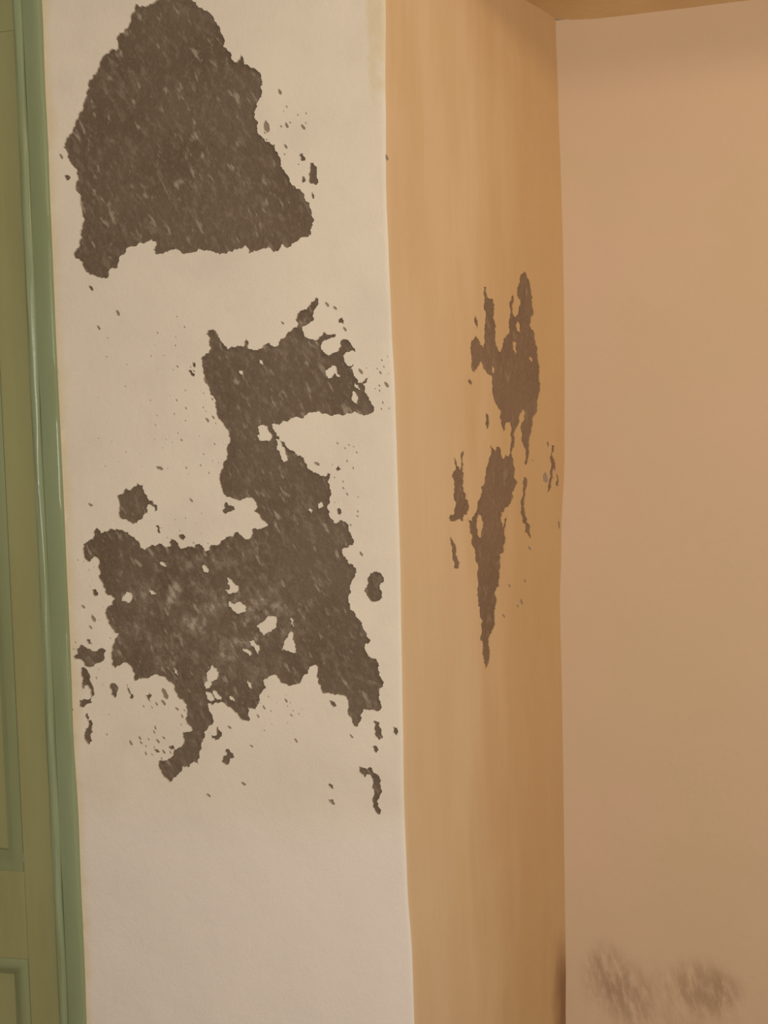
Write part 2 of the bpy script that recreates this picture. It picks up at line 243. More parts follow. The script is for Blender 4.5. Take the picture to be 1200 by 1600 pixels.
IF = [[-117.7,1526.3,-111.6,1530.8,-104.7,1534.2,-98.9,1531.1,-98.5,1524.4,-93.5,1515.2,-96.4,1515.4,-102.1,1522.7,-104.1,1519,-112.2,1513.6,-116.9,1519.6],[-72.7,1490.9,-68.2,1488.8,-64.7,1482,-66.1,1469.7,-71.2,1472.8,-75.3,1480.5],[-69.9,1504.6,-63.6,1500.9,-59.9,1492.8,-66.7,1496.3],[-235,1438.1,-225.6,1442.2,-218.8,1439.8,-214.5,1428.6,-212.5,1419.6,-217.3,1414.3,-226.5,1415.7,-232.3,1415.9,-236.6,1424.9,-233.1,1425.9],[-205.7,1417.2,-200,1417,-195.8,1405.8,-190.5,1392.4,-187.4,1381.3,-192.1,1379.2,-197.5,1390.4,-204,1401.7],[-298.1,1187.5,-290.1,1179.5,-279.7,1172.6,-280,1164.7,-288.4,1161.3,-297.9,1160.2,-303.6,1165.9,-294.1,1168.2,-298.5,1177.3],[-297.2,1146.6,-286.8,1142,-276.1,1144.3,-268.1,1137.5,-269.6,1128.4,-280.3,1125,-290.7,1131.8],[-245.7,1107,-236.1,1113.8,-227.7,1121.7,-217.2,1120.6,-215.3,1109.3,-220.3,1099.2,-232.1,1093.5,-237,1088.9,-243.8,1095.7,-249.3,1103.6],[-190.3,1095.9,-185.8,1091.5,-188.4,1082.4,-182.9,1073.5,-182.2,1060,-191.4,1061,-200.6,1064.3,-208.7,1063.1,-202.6,1073.3,-197.6,1084.6],[-190.7,1118.4,-186.2,1115.1,-184.9,1103.8,-188.7,1108.3],[-340,1209.4,-334.2,1204.8,-333.4,1195.6,-339.3,1198,-341.4,1203.7],[-332.1,1036.9,-323.9,1031.3,-320.6,1023.3,-325.9,1011.7,-334.4,1007,-337.2,997.7,-343.2,996.4,-346.6,1002.2,-340.3,1009.2,-342.2,1023],[-344.7,990.6,-338.7,989.6,-330.6,981.7,-330.1,976.6,-335.7,974.2,-341.5,978],[-331.4,993.2,-324.3,989.9,-317.9,981.9,-317.6,977.3,-324.7,978.3,-330.4,986.3],[-264.3,1078.5,-256,1079.7,-247,1070.7,-249.8,1057,-254.2,1066.1,-261,1071.7],[-275.4,1065.9,-268.3,1064.8,-260.4,1056.9,-264,1053.5,-272,1060.2],[-491.3,1153.1,-482.2,1163.5,-473.7,1158.8,-472.9,1150.7,-480.6,1143.8,-490.3,1147.3],[-341.8,1207.5,-335.8,1207.5,-332.7,1196.1,-338.6,1197.3],[-269.6,1010.7,-263.1,1006.3,-261.8,997.8,-267.3,1001.9],[-137.4,1309.4,-131.7,1311.5,-128.5,1303.7,-135.4,1300.5],[-151.2,1301.9,-146.8,1297.4,-149.3,1293.1,-153.6,1298.7],[-440.2,1165.7,-434.2,1164.5,-428.3,1159.9,-435.6,1158.8],[-418.7,1213.9,-411.4,1212.7,-406.8,1206.9,-414.1,1208.1],[-401.2,1030.3,-396.5,1025.7,-394.3,1018.8,-399.1,1022.2],[-303.1,983.3,-296,980,-293.8,975.5,-299.7,977.7],[-229.2,1550.1,-223.6,1546.5,-223.7,1541,-228.2,1544.6],[-264.4,1534.2,-258.7,1532.8,-257.8,1526.2,-262.4,1527.5]]
SF = [[-149.8,1876.6,-145.3,1878.3,-140,1870.4,-140.1,1866.1,-146.8,1865.7],[-132.4,1862.3,-125.9,1858.5,-120.5,1852.7,-122,1840.1,-119,1829.2,-123.6,1825.4,-132.4,1828.2,-134.8,1837,-132.9,1849.6],[-146.5,1842.2,-142.1,1840.8,-142.3,1832.3,-145.7,1830.5,-147.3,1837],[-131,1815.8,-127,1810.7,-127.8,1804,-130.9,1806.4],[-565.3,1879,-559,1880.7,-553.2,1873.5,-557.1,1870.4,-563.1,1873.2],[-527.2,1691.6,-522.4,1689.1,-519.8,1681,-524.7,1682.4],[-46,1195.8,-39.2,1193.8,-32.5,1188.9,-30.8,1178.3,-36.8,1173.5,-37,1166.7,-34.3,1157,-36.5,1149.3,-46.4,1145.4,-54.1,1148.3,-59.8,1156.1,-64.5,1163.9,-58.4,1169.7,-57.1,1182.3,-52.9,1191.9],[-53.9,947.6,-43.9,945.6,-40.9,934.6,-39,919,-44.7,915.5,-52.3,925.3,-52,936.5],[-56.2,905,-50.6,906.3,-46.3,898.6,-49.8,894,-54.2,897.3],[-20.7,938.4,-14,937.5,-12,930.8,-16.6,924,-20.9,928.4],[-79.8,870.6,-73,868.6,-66.3,866.5,-60.6,870.1,-56.3,862.4,-45.3,852.7,-45.6,842.5,-42.6,831.4,-46.2,822.3,-50.9,813.1,-50.1,804.1,-44.7,796.4,-49.3,789.5,-54.8,794.9,-57.8,808.3,-59.9,816.1,-56.2,826.4,-58.1,839.8,-59.9,853.3,-66.6,857.5,-70.1,851.8,-76.8,857.2,-80,863.8],[-132.6,839.3,-126.3,837.3,-124.6,831,-129.9,832.1],[-133.9,813.1,-127,813.4,-122.7,803.3,-127.3,803.1,-132.9,807.4],[-127.6,980.8,-120.8,978.7,-115.4,970.9,-120,968.6,-125.5,974.1],[-341.3,921.3,-334.3,915.7,-327.1,917.1,-324.1,931,-318.5,921.9,-321.2,912.6,-329.9,906.6,-336.9,911],[-307.6,893.3,-299.5,885.5,-297.4,878.6,-305.9,874.8,-307.4,866.7,-313.5,864.2,-320.5,868.6,-317.7,877.9,-311.6,881.6,-313.7,889.6],[-454.7,981.7,-448.3,987.6,-443.5,984.2,-447.5,978.3,-445.3,971.3,-450.1,973.6],[-416.6,893.6,-409,898.5,-404.5,889.2,-411.9,887.9],[-443.9,888.1,-435.2,889.5,-431.7,883.7,-439.2,882.3],[-520.1,999.8,-512.4,1003.4,-504,995.3,-508.2,985.8,-513.6,977.5,-519.6,983.3,-518,990.4],[-487.5,1002.6,-484.2,993.3,-477.2,981.7,-480,974.6,-484.9,976.9,-486.9,988.6],[-581.6,1062.7,-571,1071.1,-562.4,1066.4,-553.7,1063,-543.8,1059.5,-528.5,1063.2,-523.7,1059.7,-529.4,1043.2,-542.2,1038.3,-550.1,1032.3,-557.7,1030.4,-567.7,1034.5,-573.6,1043.9,-583.7,1043.8,-587.3,1048.5,-579.5,1053.3],[-574.2,1029.7,-564.1,1028.6,-558.2,1020.4,-556.3,1006.3,-550.7,992.2,-552.5,980.3,-555.6,968.4,-564.5,965.8,-573.8,958.5,-579.9,963.1,-578.2,972.7,-570.4,975.2,-564.2,973,-556.3,980.2,-558.3,992,-564.3,999,-570.9,991.8,-574.3,1001.2,-571.3,1010.8,-574.7,1020.2],[-569.2,946.7,-564,949.2,-563.4,935,-558.3,937.5,-555.4,916.2,-558.7,899.4,-564.1,893.3,-571.5,899,-573.6,908.5,-570.5,920.5],[-561.8,1078.2,-554.1,1080.6,-550.3,1071.9,-558.4,1070.5],[-490.8,1331.1,-482.1,1333.2,-474.3,1343.4,-467.1,1338.6,-457,1345.3,-455.5,1352.1,-443.5,1348.3,-441.5,1336.9,-436.9,1329.9,-433.7,1320.7,-421.8,1313.6,-418.5,1306.7,-423.5,1301.1,-429.2,1311.5,-435.2,1313.9,-437,1300.2,-445.8,1293.5,-454.7,1286.8,-464.8,1280,-474.3,1285.9,-486.5,1290.8,-491.1,1297.8,-489.3,1310.4,-490,1321.9],[-423.3,1278.2,-417.3,1276.9,-414.6,1265.5,-420.2,1265.5],[-382.9,1260.4,-375.6,1262.6,-369.8,1255.7,-374.8,1251.2,-379.5,1253.5],[-546.8,1167.2,-539.3,1168.4,-534.6,1160.2,-542.4,1155.5,-545.9,1160.2],[-296.6,1315,-291,1309.3,-282.8,1308,-280.7,1301.2,-289,1299.1,-298.6,1294.8,-303.1,1300.5,-298.1,1306],[-102.7,1301,-98.3,1297.6,-99.6,1289.9,-104.1,1291.1],[-105.2,1365.7,-100.6,1371,-96.3,1364.4,-103.1,1361.3],[-352.3,1539.6,-347.6,1538.2,-342,1530.2,-344.5,1526.9,-350.2,1532.8],[-345.9,1552.6,-341.2,1550.2,-340.3,1542.3,-343.8,1543.6],[-92.6,1608.6,-86.6,1612,-83.9,1606.2,-84.1,1599.5,-89.8,1602.7,-93.7,1604.8]]
